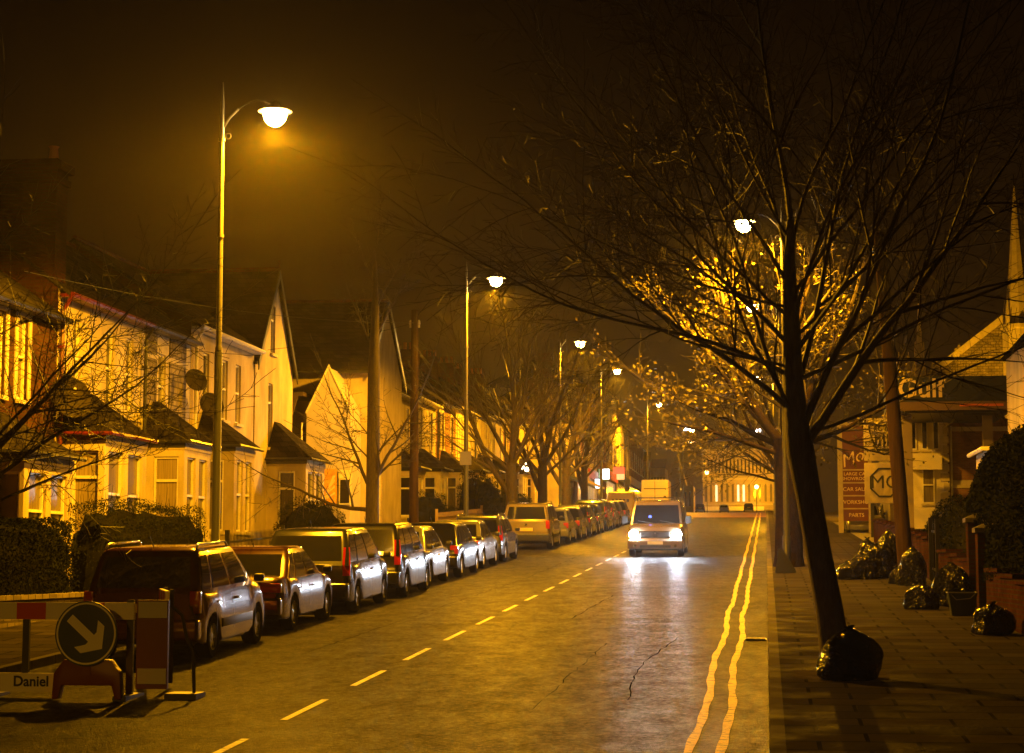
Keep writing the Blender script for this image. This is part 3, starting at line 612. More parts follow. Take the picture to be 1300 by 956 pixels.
# --- shops further up on the left
def shop(y0, y1, H, label, wallm, fascia, words=None, awn=None, xf=-13.2, wcol=(.8,.7,.4), lit=False):
    z0 = G(y0)+.12; r = empty('shop_building', (xf,(y0+y1)/2,z0), label, 'shop', 'shops up the street on the left')
    m = MB(); n = max(2, int((y1-y0)/3)); st = (y1-y0)/n; hs = [(k*st+st*.28, k*st+st*.72, 4.4, 6.2) for k in range(n)]
    if H > 8: hs += [(k*st+st*.3, k*st+st*.7, 7.1, 8.4) for k in range(n)]
    gh = [(.5, y1-y0-.5, .6, 2.7)]
    panel(m, (xf,y0,z0-.4), Y, X, y1-y0, H+.4, [(a,b,c+.4,d+.4) for (a,b,c,d) in hs+gh])
    panel(m, (xf-8,y0,z0-.4), X, -Y, 8, H+.4, []); m.quad((xf-8,y1,z0),(xf,y1,z0),(xf,y1,z0+H),(xf-8,y1,z0+H)); m.build('wall', wallm, r)
    for h in hs: window((xf,y0+h[0],z0+h[2]), Y, X, h[1]-h[0], h[3]-h[2], r, GLASS, WPAINT, 'sash')
    g = MB(); g.box(xf-.16,xf-.12,y0+.5,y1-.5,z0+.6,z0+2.7); g.build('shop_window', mat('lit_shop_glass', (.1,.08,.05), .1, emit=(1,.62,.28), estr=.35) if lit else GLASS, r)
    f = MB(); f.box(xf+.002,xf+.15,y0+.2,y1-.2,z0+2.8,z0+3.5); fo = f.build('fascia', fascia, r)
    if words: text_part('lettering', words, .55, (xf+.17, (y0+y1)/2, z0+3.13), Y, Z, X, mat('sign_lettering_' + words.lower(), wcol, .5), fo, .01, offset=.01)
    if awn: a = MB(); a.prism([(xf,y0+.3,z0+2.95),(xf+1.3,y0+.3,z0+2.35),(xf+1.3,y0+.3,z0+2.2),(xf,y0+.3,z0+2.7)], (0,y1-y0-.6,0)); a.build('awning', awn, fo)
    rf = MB(); roofslab(rf, xf, y0, y1, z0+H, xf-4, z0+H+2.2, xf-8); ro = rf.build('roof', SLATE, r)
    c = MB(); c.box(xf-4.5,xf-3.5,y1-.7,y1-.1,z0+H+1.5,z0+H+3.4); c.build('chimney', DBRICK, ro)
NAVY = mat('navy_sign_board', (.02,.025,.05), .5); REDS = mat('red_sign_board', (.35,.04,.03), .5); TAN = mat('tan_sign_board', (.4,.3,.16), .6)
shop(132.8, 139, 6.4, 'shop with dark navy fascia lettered WAR, behind the bare trees', OCHRE, NAVY, 'WAR', NAVY, wcol=(.7,.6,.4))
shop(139.1, 147, 7.0, 'shop with tan awning beyond the navy fascia shop', BRICK, TAN, None, TAN, lit=True)
shop(147.1, 155, 9.6, 'three storey shop building rising above its neighbours behind the trees', DRESS, REDS, lit=True)
shop(155.1, 164, 7.4, 'low brick shop beside the white and green sign', BRICK, mat('green_sign_board', (.03,.2,.08), .5))
shop(164.2, 176, 10.2, 'tall pale shop building with red round sign, near the crest', STONE, REDS, lit=True)
shop(176.2, 192, 8.2, 'dim shop building at the crest under the garland', OCHRE, NAVY)
shop(192.2, 215, 7.4, 'last shop building visible before the distant road end', BRICK, TAN)
# projecting lit signs on those shops
def proj_sign(y, zoff, w_, h_, col, e, label, x=-12.9, nm='projecting_sign', ecol=None):
    z0 = G(y)+zoff; r = empty(nm, (x,y,z0), label, 'sign'); a = MB(); a.box(x,x+w_,y-.06,y+.06,z0,z0+h_); a.build('sign_box', mat('lit_sign_'+label[:12].replace(' ','_'), col, .4, emit=ecol or col, estr=e), r)
    b = MB(); b.box(x-.25,x,y-.02,y+.02,z0+h_*.5-.03,z0+h_*.5+.03); b.box(x-.001,x+w_+.02,y-.08,y+.08,z0+h_,z0+h_+.04); b.build('bracket', IRON, r)
proj_sign(156, 2.8, .62, .8, (.85,.95,.9), 5, 'bright white lit sign hanging off the shop by the crest')
proj_sign(168, 3.3, 1.1, .6, (.9,.12,.04), 1.6, 'red lit shop sign above the road by the crest')
proj_sign(172, 2.9, .7, 1.0, (.95,.6,.2), 1.2, 'amber lit shop sign just beyond the red one')
proj_sign(150, 2.1, .35, .7, (.6,.8,1.0), 3, 'small pale blue lit sign low on a shop front')
r = empty('wall_light', (-15.9,118.2,G(118)+3.5), 'bright white wall light on the brick house beyond the forked tree', 'wall light')
a = MB()
for dx, dz in ((0,0),(.25,.3),(.3,-.15)): a.lathe([(.01,.14),(.11,.1),(.15,0),(.11,-.1),(.01,-.14)], 10, (-14.6+dx,118.2,G(118)+3.5+dz))
a.build('globes', mat('wall_light_glow', (.9,.85,.7), .4, emit=(1,.8,.5), estr=9), r); a = MB(); a.box(-15.95,-14.3,118.25,118.3,G(118)+3.62,G(118)+3.68); a.build('bracket', IRON, r)

# ---------------------------------------------------------------- cars
def lerp(a, b, t): return a + (b-a)*t
def interp(tab, y):
    if y <= tab[0][0]: return tab[0][1]
    for (a, va), (b, vb) in zip(tab, tab[1:]):
        if y <= b: return va + (vb-va)*(y-a)/(b-a)
    return tab[-1][1]
SPEC = {
 'mpv':    dict(L=4.08, W=1.76, H=1.60, belt=.98, g=(.05,.95,.36,1.75), hood=[(0,.96),(.3,.985),(3.1,1.0),(3.35,.98),(3.85,.82),(4.08,.62)], ra=.72, fa=3.26, wins=[(.05,.20),(.245,.54),(.585,.90)], wt=.165, tl='high', rails=True),
 'bigmpv': dict(L=4.45, W=1.82, H=1.63, belt=.96, g=(.05,.85,.50,1.85), hood=[(0,.94),(.3,.965),(3.4,1.0),(3.65,.98),(4.2,.78),(4.45,.58)], ra=.85, fa=3.62, wins=[(.05,.23),(.27,.56),(.60,.92)], wt=.17, tl='pillar', rails=False),
 'hatch':  dict(L=3.95, W=1.72, H=1.45, belt=.90, g=(.10,1.0,.55,1.85), hood=[(0,.88),(.3,.91),(2.9,.93),(3.2,.90),(3.7,.74),(3.95,.55)], ra=.68, fa=3.18, wins=[(.10,.24),(.285,.56),(.60,.90)], wt=.19, tl='mid', rails=False),
 'estate': dict(L=4.45, W=1.76, H=1.46, belt=.90, g=(.08,1.15,.42,2.0), hood=[(0,.88),(.3,.92),(3.25,.94),(3.5,.91),(4.2,.74),(4.45,.55)], ra=.85, fa=3.55, wins=[(.05,.28),(.32,.58),(.62,.90)], wt=.18, tl='pillar', rails=True),
 'saloon': dict(L=4.45, W=1.74, H=1.41, belt=.88, g=(.50,1.2,1.20,2.0), hood=[(0,.86),(.1,.93),(.5,.95),(.8,.92),(3.2,.92),(3.45,.89),(4.2,.72),(4.45,.54)], ra=.93, fa=3.58, wins=[(.06,.20),(.245,.56),(.60,.92)], wt=.20, tl='low', rails=False),
 'suv':    dict(L=4.60, W=1.88, H=1.74, belt=1.08, g=(.06,1.15,.34,1.75), hood=[(0,1.05),(.3,1.09),(3.3,1.10),(3.5,1.09),(4.35,.98),(4.6,.72)], ra=.88, fa=3.64, wins=[(.05,.26),(.30,.56),(.60,.92)], wt=.18, tl='high', rails=True),
}
def wheel(parent, x, y, r, side):
    w_ = MB(); prof = [(r*.62,-.10),(r*.93,-.105),(r,-.07),(r,.07),(r*.93,.105),(r*.62,.10)]
    w_.lathe(prof, 28, (x,y,r), 'x'); tw = w_.build('wheel', RUBBER, parent, smooth=35)
    s = MB(); o = side*.085; s.lathe([(r*.64,o-side*.02),(r*.66,o+side*.01),(r*.60,o),(r*.56,o-side*.06)], 28, (x,y,r), 'x')
    for k in range(7):
        a = 2*math.pi*k/7; u = Vector((0,math.cos(a),math.sin(a))); v = Vector((0,-math.sin(a),math.cos(a)))
        s.obox((x+o,y,r), u, v, X*side, r*.1, r*.62, -.028, .028, -.045, -.012)
    s.lathe([(.001,o),(r*.16,o-side*.005),(r*.18,o-side*.03)], 14, (x,y,r), 'x'); s.build('rim', ALLOY, tw, smooth=40)
    d = MB(); d.lathe([(.001,o-side*.07),(r*.6,o-side*.07)], 20, (x,y,r), 'x'); d.build('brake_disc', TRIM, tw)
def body_mesh(L, W, belt, hood, axles, r, g, H, wt, rear_slant=.12, nose=.10):
    Ra = r + .05; ys = {0, .03, .1, .25, L-.25, L-.1, L-.03, L}
    for a in axles:
        for k in range(-8, 9): ys.add(round(a + Ra*math.sin(k*math.pi/16), 4))
    yy = .4
    while yy < L-.3: ys.add(round(yy, 3)); yy += .25
    ys = sorted(ys); ys2 = [ys[0]]
    for y in ys[1:]:
        if y - ys2[-1] > .008: ys2.append(y)
    ys = ys2; mb = MB(); rows = []
    wf = [(0,.87),(.03,.91),(.1,.945),(.25,.975),(.6,1),(L-.7,1),(L-.4,.97),(L-.25,.94),(L-.1,.88),(L-.03,.82),(L,.76)]
    for y in ys:
        hw = W/2*interp(wf, y); zt = interp(hood, y); zb = interp([(0,.30),(.3,.22),(L-.3,.2),(L,.26)], y)
        for a in axles:
            if abs(y-a) < Ra: zb = max(zb, r*.92 + math.sqrt(Ra*Ra-(y-a)**2))
        zb = min(zb, zt-.1); h = zt - zb
        ring = [(0,zb),(hw-.1,zb),(hw-.035,zb+.004),(hw-.01,zb+.05*min(1,h)),(hw,zb+h*.42),(hw-.006,zb+h*.58),(hw-.028,zb+h*.80),(hw-.06,zt-.035),(hw-.13,zt-.005),(hw*.5,zt+.012),(0,zt+.018)]
        row = []
        for (x, z) in ring:
            yo = y; t = max(0, z-.62)
            if y < .5: yo += t*rear_slant*(1-y/.5)
            if y < .3: yo += .03*max(0,.45-z)*(1-y/.3)
            if y > L-.5: yo -= max(0, z-.5)*nose*(1-(L-y)/.5)
            row.append((x, yo, z))
        full = row + [(-x, y_, z) for (x, y_, z) in row[-2:0:-1]]
        rows.append(full)
    n = len(rows[0]); i0 = len(mb.v)
    for rw in rows: mb.v += rw
    for k in range(len(rows)-1):
        for j in range(n): j2 = (j+1) % n; mb.f.append((i0+k*n+j, i0+k*n+j2, i0+(k+1)*n+j2, i0+(k+1)*n+j))
    for k, e in ((0, 1), (len(rows)-1, 0)):  # end caps as strips between left and right halves
        b = i0 + k*n
        for j in range(10):
            a1, a2 = b+j, b+j+1; m1, m2 = b+(n-j) % n, b+(n-j-1) % n
            fc = [a1, a2, m2, m1]; fc = list(dict.fromkeys(fc))
            if len(fc) > 2: mb.f.append(tuple(fc))
    # greenhouse
    yb0, fb, yt0, ft = g; yb1, yt1 = L-fb, L-ft; wb, wtp = W/2-.055, W/2-wt; zbt, ztp = belt-.03, H-.07
    def ringg(t, shrink=1.0, z=None):
        y0, y1 = lerp(yb0,yt0,t), lerp(yb1,yt1,t); hw = lerp(wb,wtp,t) + .03*math.sin(math.pi*min(t,1))*.6
        zz = lerp(zbt,ztp,t) if z is None else z; cy_, hy = (y0+y1)/2, (y1-y0)/2*shrink; hx = hw*shrink; c = .10*shrink; P = []
        for (sx_, sy_, a0) in ((1,1,0),(-1,1,90),(-1,-1,180),(1,-1,270)):
            for k in range(4):
                a = R(a0+30*k); P.append((sx_*(hx-c)+c*math.cos(a), cy_+sy_*(hy-c)+c*math.sin(a), zz))
        return P
    rg = [ringg(0), ringg(.35), ringg(.7), ringg(1.0), ringg(1.0,.965,H-.035), ringg(1.0,.86,H-.008), ringg(1.0,.5,H+.004)]
    i0 = len(mb.v); n = 16
    for q in rg: mb.v += q
    for k in range(len(rg)-1):
        for j in range(n): j2 = (j+1) % n; mb.f.append((i0+k*n+j, i0+k*n+j2, i0+(k+1)*n+j2, i0+(k+1)*n+j))
    mb.f.append(tuple(i0+(len(rg)-1)*n+j for j in range(n)))
    return mb, (yb0,yb1,yt0,yt1,wb,wtp,zbt,ztp)
def side_pt(G_, s, t, sd, off):
    yb0,yb1,yt0,yt1,wb,wtp,zbt,ztp = G_
    y = lerp(lerp(yb0,yb1,s), lerp(yt0,yt1,s), t); hw = lerp(wb,wtp,t) + .03*math.sin(math.pi*min(t,1))*.6 + off
    return (sd*hw, y, lerp(zbt,ztp,t))
def car(name, label, kind, xc, y0, paint, group='cars parked nose to tail along the left kerb', cat='car', flip=False, scale=None, glass=CGLASS, detail=True, x_plate=True):
    S = dict(SPEC[kind]); 
    if scale: S.update(scale)
    L, W, H, belt = S['L'], S['W'], S['H'], S['belt']; r = S.get('r', .31)
    e = empty(name, (xc, y0, G(y0)+.004), label, cat, group, local=True)
    sl = math.atan(SL)
    if flip: e.rotation_euler = (Matrix.Rotation(sl,3,'X') @ Matrix.Rotation(math.pi,3,'Z')).to_euler()
    else: e.rotation_euler = (sl, 0, random.uniform(-.006,.006))
    mb, G_ = body_mesh(L, W, belt, S['hood'], (S['ra'], S['fa']), r, S['g'], H, S['wt'], S.get('slant',.12), S.get('nose',.1))
    mb.build('body', paint, e, smooth=32)
    if kind in ('suv','mpv') or S.get('cladding'):
        for sd in (-1,1): c = MB(); c.box(min(sd*(W/2-.02),sd*(W/2+.012)), max(sd*(W/2-.02),sd*(W/2+.012)), S['ra']+.42, S['fa']-.42, .42, .55); c.build('side_strip', TRIM, e, bevel=.01)
    for sd in (-1, 1):
        for (a, b) in S['wins']:
            m = MB(); nn = 4; nm = 3
            last = b > .85; first = a < .11
            grid = []
            for i in range(nn+1):
                t = .10 + .82*i/nn; row = []
                for j in range(nm+1):
                    s = a + (b-a)*j/nm; row.append(side_pt(G_, s, t, sd, .010))
                grid.append(row)
            for i in range(nn):
                for j in range(nm): m.quad(grid[i][j], grid[i][j+1], grid[i+1][j+1], grid[i+1][j])
            m.build('side_window', glass, e, smooth=60)
    yb0,yb1,yt0,yt1,wb,wtp,zbt,ztp = G_
    for nm_, ya, yb_, sg in (('rear_window', yb0, yt0, -1), ('windscreen', yb1, yt1, 1)):
        m = MB(); t0, t1 = (.16 if sg < 0 else .07), .90; k = .86 if sg < 0 else .89; pts = []
        for i in range(5):
            t = lerp(t0,t1,i/4); y = lerp(ya,yb_,t) + sg*.008; hw = lerp(wb,wtp,t)*k; z = lerp(zbt,ztp,t); pts.append([(hw*q,y,z) for q in (-1,-.95,-.5,0,.5,.95,1)])
        for i in range(4):
            for j in range(6): m.quad(pts[i][j],pts[i][j+1],pts[i+1][j+1],pts[i+1][j])
        m.build(nm_, glass, e, smooth=60)
    for x_ in (-1, 1):
        for a in (S['ra'], S['fa']): wheel(e, x_*(W/2-.12), a, r, x_)
    arch = MB(); arch.box(-W/2+.2, W/2-.2, .25, L-.25, .24, .5); arch.build('underbody', TRIM, e)
    # rear lights
    hw = W/2; tl = S['tl']
    for sd in (-1, 1):
        m = MB()
        if tl == 'high': bx = (hw*.80, hw*.965, .0, .16, belt-.30, belt+.02)
        elif tl == 'pillar': bx = (hw*.84, hw*.95, .0, .2, belt-.20, belt+.26)
        elif tl == 'mid': bx = (hw*.72, hw*.965, -.005, .2, belt-.26, belt-.03)
        else: bx = (hw*.55, hw*.955, -.012, .14, belt-.20, belt-.04)
        x0, x1, ya, yb_, za, zb = bx
        if tl == 'pillar':
            g0 = (belt+.26-zbt)/(ztp-zbt); P = [side_pt(G_, .005, .02, sd, .004), side_pt(G_, .045, .02, sd, .008), side_pt(G_, .04, .55, sd, .008), side_pt(G_, .01, .55, sd, .004)]
            P = [(sd*(hw*.84),.005,belt-.22),(sd*(hw*.975),.10,belt-.22),(sd*(wb+.02),yb0+.16,belt),(lerp(wb,wtp,.5)*sd+sd*.02,lerp(yb0,yt0,.5)+.13,lerp(zbt,ztp,.55)),(lerp(wb,wtp,.5)*sd*.91,lerp(yb0,yt0,.5)-.02,lerp(zbt,ztp,.55)),(sd*wb*.88,yb0-.02,belt)]
            m.poly(P); m.prism([P[0],P[1],P[2],P[5]], (0,.03,0)); m.prism([P[5],P[2],P[3],P[4]], (0,.03,0)); m.build('tail_light', TAIL, e)
        else:
            m.box(min(sd*x0,sd*x1), max(sd*x0,sd*x1), ya+.02, yb_, za, zb); m.build('tail_light', TAIL, e, bevel=.02)
    bm_ = MB(); bm_.box(-hw*.955, hw*.955, -.045, .2, .30, .60); bm_.build('rear_bumper', paint if kind != 'suv' else TRIM, e, bevel=.05, seg=3)
    if x_plate:
        pl = MB(); pz = .70 if tl in ('high','mid','pillar') else .66; pl.box(-.26,.26,-.05+.07,-.0,pz,pz+.12); pl.box(-.26,.26,-.018,.03,pz,pz+.115); pl.build('number_plate', PLATEY, e)
    if not detail: return e
    sm_ = MB()
    for sd in (-1, 1):
        xs = hw + .003
        for yd in (lerp(yb0,yb1,S['wins'][1][0]-.02)+.1, lerp(yb0,yb1,S['wins'][2][0]-.02), lerp(yb0,yb1,.97)):
            pts = [(sd*(xs),yd,.36),(sd*(xs+.001),yd,.55),(sd*(xs-.006),yd,.70),(sd*(xs-.03),yd,belt-.08)]
            for p, q in zip(pts, pts[1:]): sm_.quad(p,(p[0],p[1]+.012,p[2]),(q[0],q[1]+.012,q[2]),q)
    sm_.build('door_seams', TRIM, e)
    for sd in (-1, 1):
        for k in (1, 2):
            yh = lerp(yb0,yb1,S['wins'][k][0])+.08; h = MB(); h.box(sd*hw-.03, sd*hw+.012, yh, yh+.17, belt-.19, belt-.155); h.build('door_handle', paint, e, bevel=.008)
        m = MB(); yh = lerp(yb0,yb1,.90); mx_ = sd*(hw+.11); m.box(mx_-.09, mx_+.07, yh-.02, yh+.10, belt+.02, belt+.14); m.build('mirror', TRIM if kind != 'mpv' else TRIM, e, bevel=.045, seg=3)
        if S['rails']:
            q = MB(); q.tube([(sd*(wtp-.04),yt0+.10,H-.02),(sd*(wtp-.05),yt0+.2,H+.045),(sd*(wtp-.05),yt1-.35,H+.045),(sd*(wtp-.04),yt1-.22,H-.03)], .018, 8); q.build('roof_rail', CHROME, e, smooth=50)
    a = MB(); a.tube([(0,yt0+.25,H-.01),(0,yt0+.05,H+.16)], [.012,.004], 5); a.build('aerial', TRIM, e); a = MB(); a.box(-.2,.2,yb0+.02+ (.03 if kind!='saloon' else 0),yb0+.035,belt+.02,belt+.03); a.build('tailgate_trim', TRIM, e)
    a = MB(); a.lathe([(.001,-.022),(.045,-.02),(.05,.0)], 14, (0,.03,belt-.13), 'y'); a.build('round_badge', CHROME, e)
    return e
MARO = cp('maroon', (.09,.006,.006), .5, .28); DRED = cp('dark_maroon', (.05,.010,.007), .5, .28); DBLU = cp('dark_grey', (.016,.016,.018), .5, .28); BLK = cp('near_black', (.008,.008,.009), .4, .25); SILV = cp('silver', (.19,.19,.19), .7, .3); WHTP = cp('white', (.62,.62,.6), 0, .3); GOLD = cp('tan', (.15,.12,.075), .6, .3); GREY = cp('mid_grey', (.06,.06,.065), .6, .3); NAVB = cp('navy', (.02,.03,.07), .4, .3)
car('parked_car', 'dark red people carrier with roof rails, parked behind the roadworks barrier', 'mpv', -8.80, 27.25, MARO)
car('parked_car', 'low maroon saloon with lamp glare on its rear window, ahead of the people carrier', 'saloon', -8.92, 32.5, DRED)
car('parked_car', 'big dark people carrier with wide curved rear window, ahead of the maroon saloon', 'bigmpv', -8.84, 37.35, DBLU)
car('parked_car', 'dark tall hatchback with tall red pillar lights, half hidden by the bigger one', 'bigmpv', -8.80, 42.45, BLK, scale=dict(L=4.25, g=(.06,.9,.42,1.85), fa=3.45, hood=[(0,.94),(.3,.965),(3.3,.98),(3.5,.96),(4.0,.78),(4.25,.58)]))
car('parked_car', 'pale silver hatchback mostly hidden ahead of the dark tall hatchback', 'hatch', -9.0, 47.15, SILV)
car('parked_car', 'dark hatchback with wide red lamps and a yellow plate, ahead of the pale silver hatchback', 'hatch', -8.92, 51.7, BLK, scale=dict(L=4.2, fa=3.4, hood=[(0,.88),(.3,.91),(3.1,.93),(3.4,.90),(3.95,.74),(4.2,.55)]))
car('parked_car', 'silver saloon with rounded roof, between two dark cars before the driveway gap', 'saloon', -9.12, 56.9, SILV)
car('parked_car', 'dark grey estate last in line before the driveway gap', 'estate', -9.15, 62.1, GREY)
car('parked_car', 'tan off-roader with full wide rear view and roof rails, beyond the driveway gap', 'suv', -8.99, 74.0, GOLD)
car('parked_car', 'pale hatchback with bright red lamps directly ahead of the tan off-roader', 'hatch', -8.9, 81.0, SILV)
dl = ['dark hatchback second ahead of the tan off-roader', 'grey estate third ahead of the tan off-roader', 'near black hatchback fourth ahead of the tan off-roader', 'navy people carrier fifth ahead of the tan off-roader', 'dark estate sixth ahead of the tan off-roader', 'small dark hatchback seventh ahead of the tan off-roader', 'dark hatchback just behind the lettered yellow van']
for i, (k, p) in enumerate((('hatch',BLK),('estate',GREY),('hatch',BLK),('bigmpv',NAVB),('estate',DBLU),('hatch',DBLU),('hatch',BLK))):
    car('parked_car', dl[i], k, -8.9 - .03*i, 85.9 + i*5.15, p, detail=(i < 4))

# ---------------------------------------------------------------- vans
def van(name, label, xc, y0, L, W, H, paint, face_camera, hood, g, belt, ra, fa, group=None, wins=((.03,.30),(.33,.62),(.66,.95)), glass_rear=True):
    S = dict(L=L, W=W, H=H, belt=belt, g=g, hood=hood, ra=ra, fa=fa, wt=.16)
    e = empty(name, (xc, y0, G(y0)+.004), label, 'van', group, local=True); sl = math.atan(SL if y0 < 160 else .03)
    e.rotation_euler = (Matrix.Rotation(sl,3,'X') @ Matrix.Rotation(math.pi,3,'Z')).to_euler() if face_camera else (sl,0,0)
    mb, G_ = body_mesh(L, W, belt, hood, (ra, fa), .33, g, H, .16, .04, .05); mb.build('body', paint, e, smooth=32)
    yb0,yb1,yt0,yt1,wb,wtp,zbt,ztp = G_
    for sd in (-1, 1):
        for (a, b) in wins:
            m = MB(); P = [side_pt(G_, s, t, sd, .01) for (s, t) in ((a,.1),(b,.1),(b,.85),(a,.85))]; Q = [side_pt(G_, s, .48, sd, .012) for s in (a, b)]
            m.quad(P[0],P[1],Q[1],Q[0]); m.quad(Q[0],Q[1],P[2],P[3]); m.build('side_window', CGLASS, e)
        m = MB(); yh = lerp(yb0,yb1,.93); mx_ = sd*(W/2+.14); m.box(mx_-.10, mx_+.10, yh-.04, yh+.12, belt+.0, belt+.26); m.box(sd*(W/2-.06)-.04, sd*(W/2+.06)+.04, yh, yh+.05, belt+.05, belt+.1); m.build('mirror', TRIM, e, bevel=.04, seg=3)
    m = MB(); pts = []
    for i in range(5):
        t = lerp(.06,.88,i/4); y = lerp(yb1,yt1,t)+.01; hw = lerp(wb,wtp,t)*.90; z = lerp(zbt,ztp,t); pts.append([(hw*q,y,z) for q in (-1,-.95,-.5,0,.5,.95,1)])
    for i in range(4):
        for j in range(6): m.quad(pts[i][j],pts[i][j+1],pts[i+1][j+1],pts[i+1][j])
    m.build('windscreen', CGLASS, e, smooth=60)
    for x_ in (-1, 1):
        for a in (ra, fa): wheel(e, x_*(W/2-.13), a, .33, x_)
    u = MB(); u.box(-W/2+.2, W/2-.2, .3, L-.3, .26, .5); u.build('underbody', TRIM, e)
    return e, G_
e, G_ = van('van', 'tan people carrying van driving towards us with dazzling white headlights', -3.72, 71.55, 4.75, 1.90, 1.88, cp('bronze', (.22,.17,.12), .5, .3), True,
            [(0,1.08),(3.5,1.12),(3.85,1.12),(4.1,1.08),(4.45,.98),(4.66,.86),(4.75,.62)], (.03,.72,.10,1.42), 1.10, .85, 3.85)
fy = 4.75
m = MB(); m.box(-.50,.50,fy-.06,fy+.008,.66,.84); m.build('grille', TRIM, e, bevel=.015)
m = MB()
for k in range(3): m.box(-.49,.49,fy,fy+.02,.685+.052*k,.697+.052*k)
m.box(-.53,.53,fy-.03,fy+.015,.845,.868); m.box(-.53,.53,fy-.03,fy+.012,.635,.652); m.build('grille_bars', CHROME, e)
m = MB(); P0 = (0, fy+.034, .755)
m.tube([(.085*math.cos(a),fy+.034,.755+.085*math.sin(a)) for a in [k*math.pi/8 for k in range(17)]], .009, 6)
for k in range(3): a = R(90+120*k); m.tube([P0,(.085*math.cos(a),fy+.034,.755+.085*math.sin(a))], [.016,.004], 5)
m.build('star_emblem', CHROME, e)
m = MB(); m.box(-.93,.93,fy-.35,fy+.06,.26,.58); m.build('front_bumper', cp('bronze', (0,0,0)), e, bevel=.06, seg=3)
m = MB(); m.box(-.52,.52,fy+.02,fy+.068,.31,.40); m.build('lower_grille', TRIM, e, bevel=.01)
m = MB(); m.box(-.26,.26,fy+.05,fy+.078,.42,.53); m.build('number_plate', PLATEW, e)
for sd in (-1,1):
    m = MB(); m.lathe([(.001,.02),(.05,.018),(.055,.0)], 12, (sd*.68,fy+.062,.37), 'y'); m.build('fog_light', CHROME, e)
    m = MB(); m.box(min(sd*.56,sd*.88),max(sd*.56,sd*.88),fy-.18,fy-.005,.64,.86); hl = m.build('headlight', mat('headlight_housing', (.6,.6,.6), .1, metal=.7), e, bevel=.05, seg=3)
    m = MB(); m.lathe([(.001,.045),(.12,.035),(.15,.0),(.15,-.06)], 24, (sd*.73,fy+.005,.75), 'y'); m.build('lit_lens', mat('lit_headlight', (1,1,1), .2, emit=(.82,.90,1.0), estr=1100), hl)
    ld = bpy.data.lights.new('headlight_beam', 'SPOT'); ld.energy = HEAD_W; ld.color = (.70,.83,1.0); ld.spot_size = R(62); ld.spot_blend = .7; ld.shadow_soft_size = .09
    lo = bpy.data.objects.new('headlight_beam', ld); COL.objects.link(lo); lo.parent = e; lo.location = (sd*.72, fy+.12, .75); lo.rotation_euler = (R(90-1.5), 0, 0) if False else Matrix.Rotation(R(90-9),3,'X').to_euler()
for y_ in (1.0, 2.6):
    m = MB(); m.box(-.80,.80,y_,y_+.05,1.945,1.975)
    for sd in (-1,1): m.box(sd*.72-.02,sd*.72+.02,y_,y_+.05,1.86,1.95)
    m.build('roof_bar', CHROME, e)
m = MB(); m.lathe([(.001,.03),(.05,.02),(.055,0)], 10, (.22,3.80,1.33), 'y'); m.build('blue_windscreen_glint', mat('blue_glow', (.05,.1,1), .4, emit=(.05,.12,1), estr=2), e)  # glowing disc stands in for a small blue reflection on the windscreen
for sd in (-.62,.12): m = MB(); m.tube([(sd,4.06,1.12),(sd+.5,3.98,1.20)], .012, 5); m.build('wiper', TRIM, e)
m = MB(); m.box(-.62,.62,2.95,3.05,1.15,1.45); m.box(-.62,-.28,2.9,3.08,1.4,1.6); m.box(.28,.62,2.9,3.08,1.4,1.6); m.build('seats', TRIM, e)

e, G_ = van('van', 'small ochre van with lettered rear doors parked beyond the row of dark cars', -9.0, 123.2, 4.4, 1.85, 1.95, cp('ochre', (.55,.40,.13), 0, .35), False,
            [(0,1.10),(3.3,1.10),(3.6,1.02),(4.2,.85),(4.4,.6)], (.02,.85,.04,1.5), 1.10, .8, 3.5, wins=((.66,.95),))
text_part('lettering', 'SIGNS', .30, (0,-.02,1.42), X, Z, -Y, TRIM, e, .004) if False else None
m = MB(); 
for k in range(5): m.box(-.55+.23*k,-.40+.23*k,-.012,.03,1.30,1.48)
m.build('rear_markings', TRIM, e)
m = MB(); m.box(-.26,.26,-.03,.03,.62,.74); m.build('number_plate', PLATEY, e)
for sd in (-1,1): m = MB(); m.box(min(sd*.80,sd*.9),max(sd*.80,sd*.9),-.02,.12,.75,1.1); m.build('tail_light', TAIL, e)
# box lorry
z0 = G(150); e = empty('box_lorry', (-8.35,150,z0), 'tall pale box lorry whose lamplit body shows above the moving van', 'lorry')
m = MB(); m.box(-9.38,-7.32,150,154.2,z0+.75,z0+2.72); m.build('cargo_box', mat('lorry_box_panel', (.62,.50,.25), .5), e, bevel=.08)
m = MB(); m.box(-9.2,-7.5,149.98,150.0,z0+2.0,z0+2.08); m.box(-8.37,-8.33,149.975,150,z0+.9,z0+2.6); m.build('door_bars', TRIM, e)
m = MB(); m.box(-9.25,-7.45,154.3,156.1,z0+.5,z0+2.1); m.build('cab', WHTP, e, bevel=.12)
m = MB(); m.box(-9.2,-7.5,150.1,156,z0+.45,z0+.74); m.build('chassis', TRIM, e)
for x_ in (-9.15,-7.55):
    for y_ in (151.2,155.2): m = MB(); m.lathe([(.2,-.1),(.36,-.1),(.38,0),(.36,.1),(.2,.1)], 20, (x_,y_,z0+.38), 'x'); m.build('wheel', RUBBER, e)
for x_ in (-9.3,-7.5): m = MB(); m.box(x_,x_+.12,149.95,150.02,z0+.8,z0+1.0); m.build('tail_light', TAIL, e)

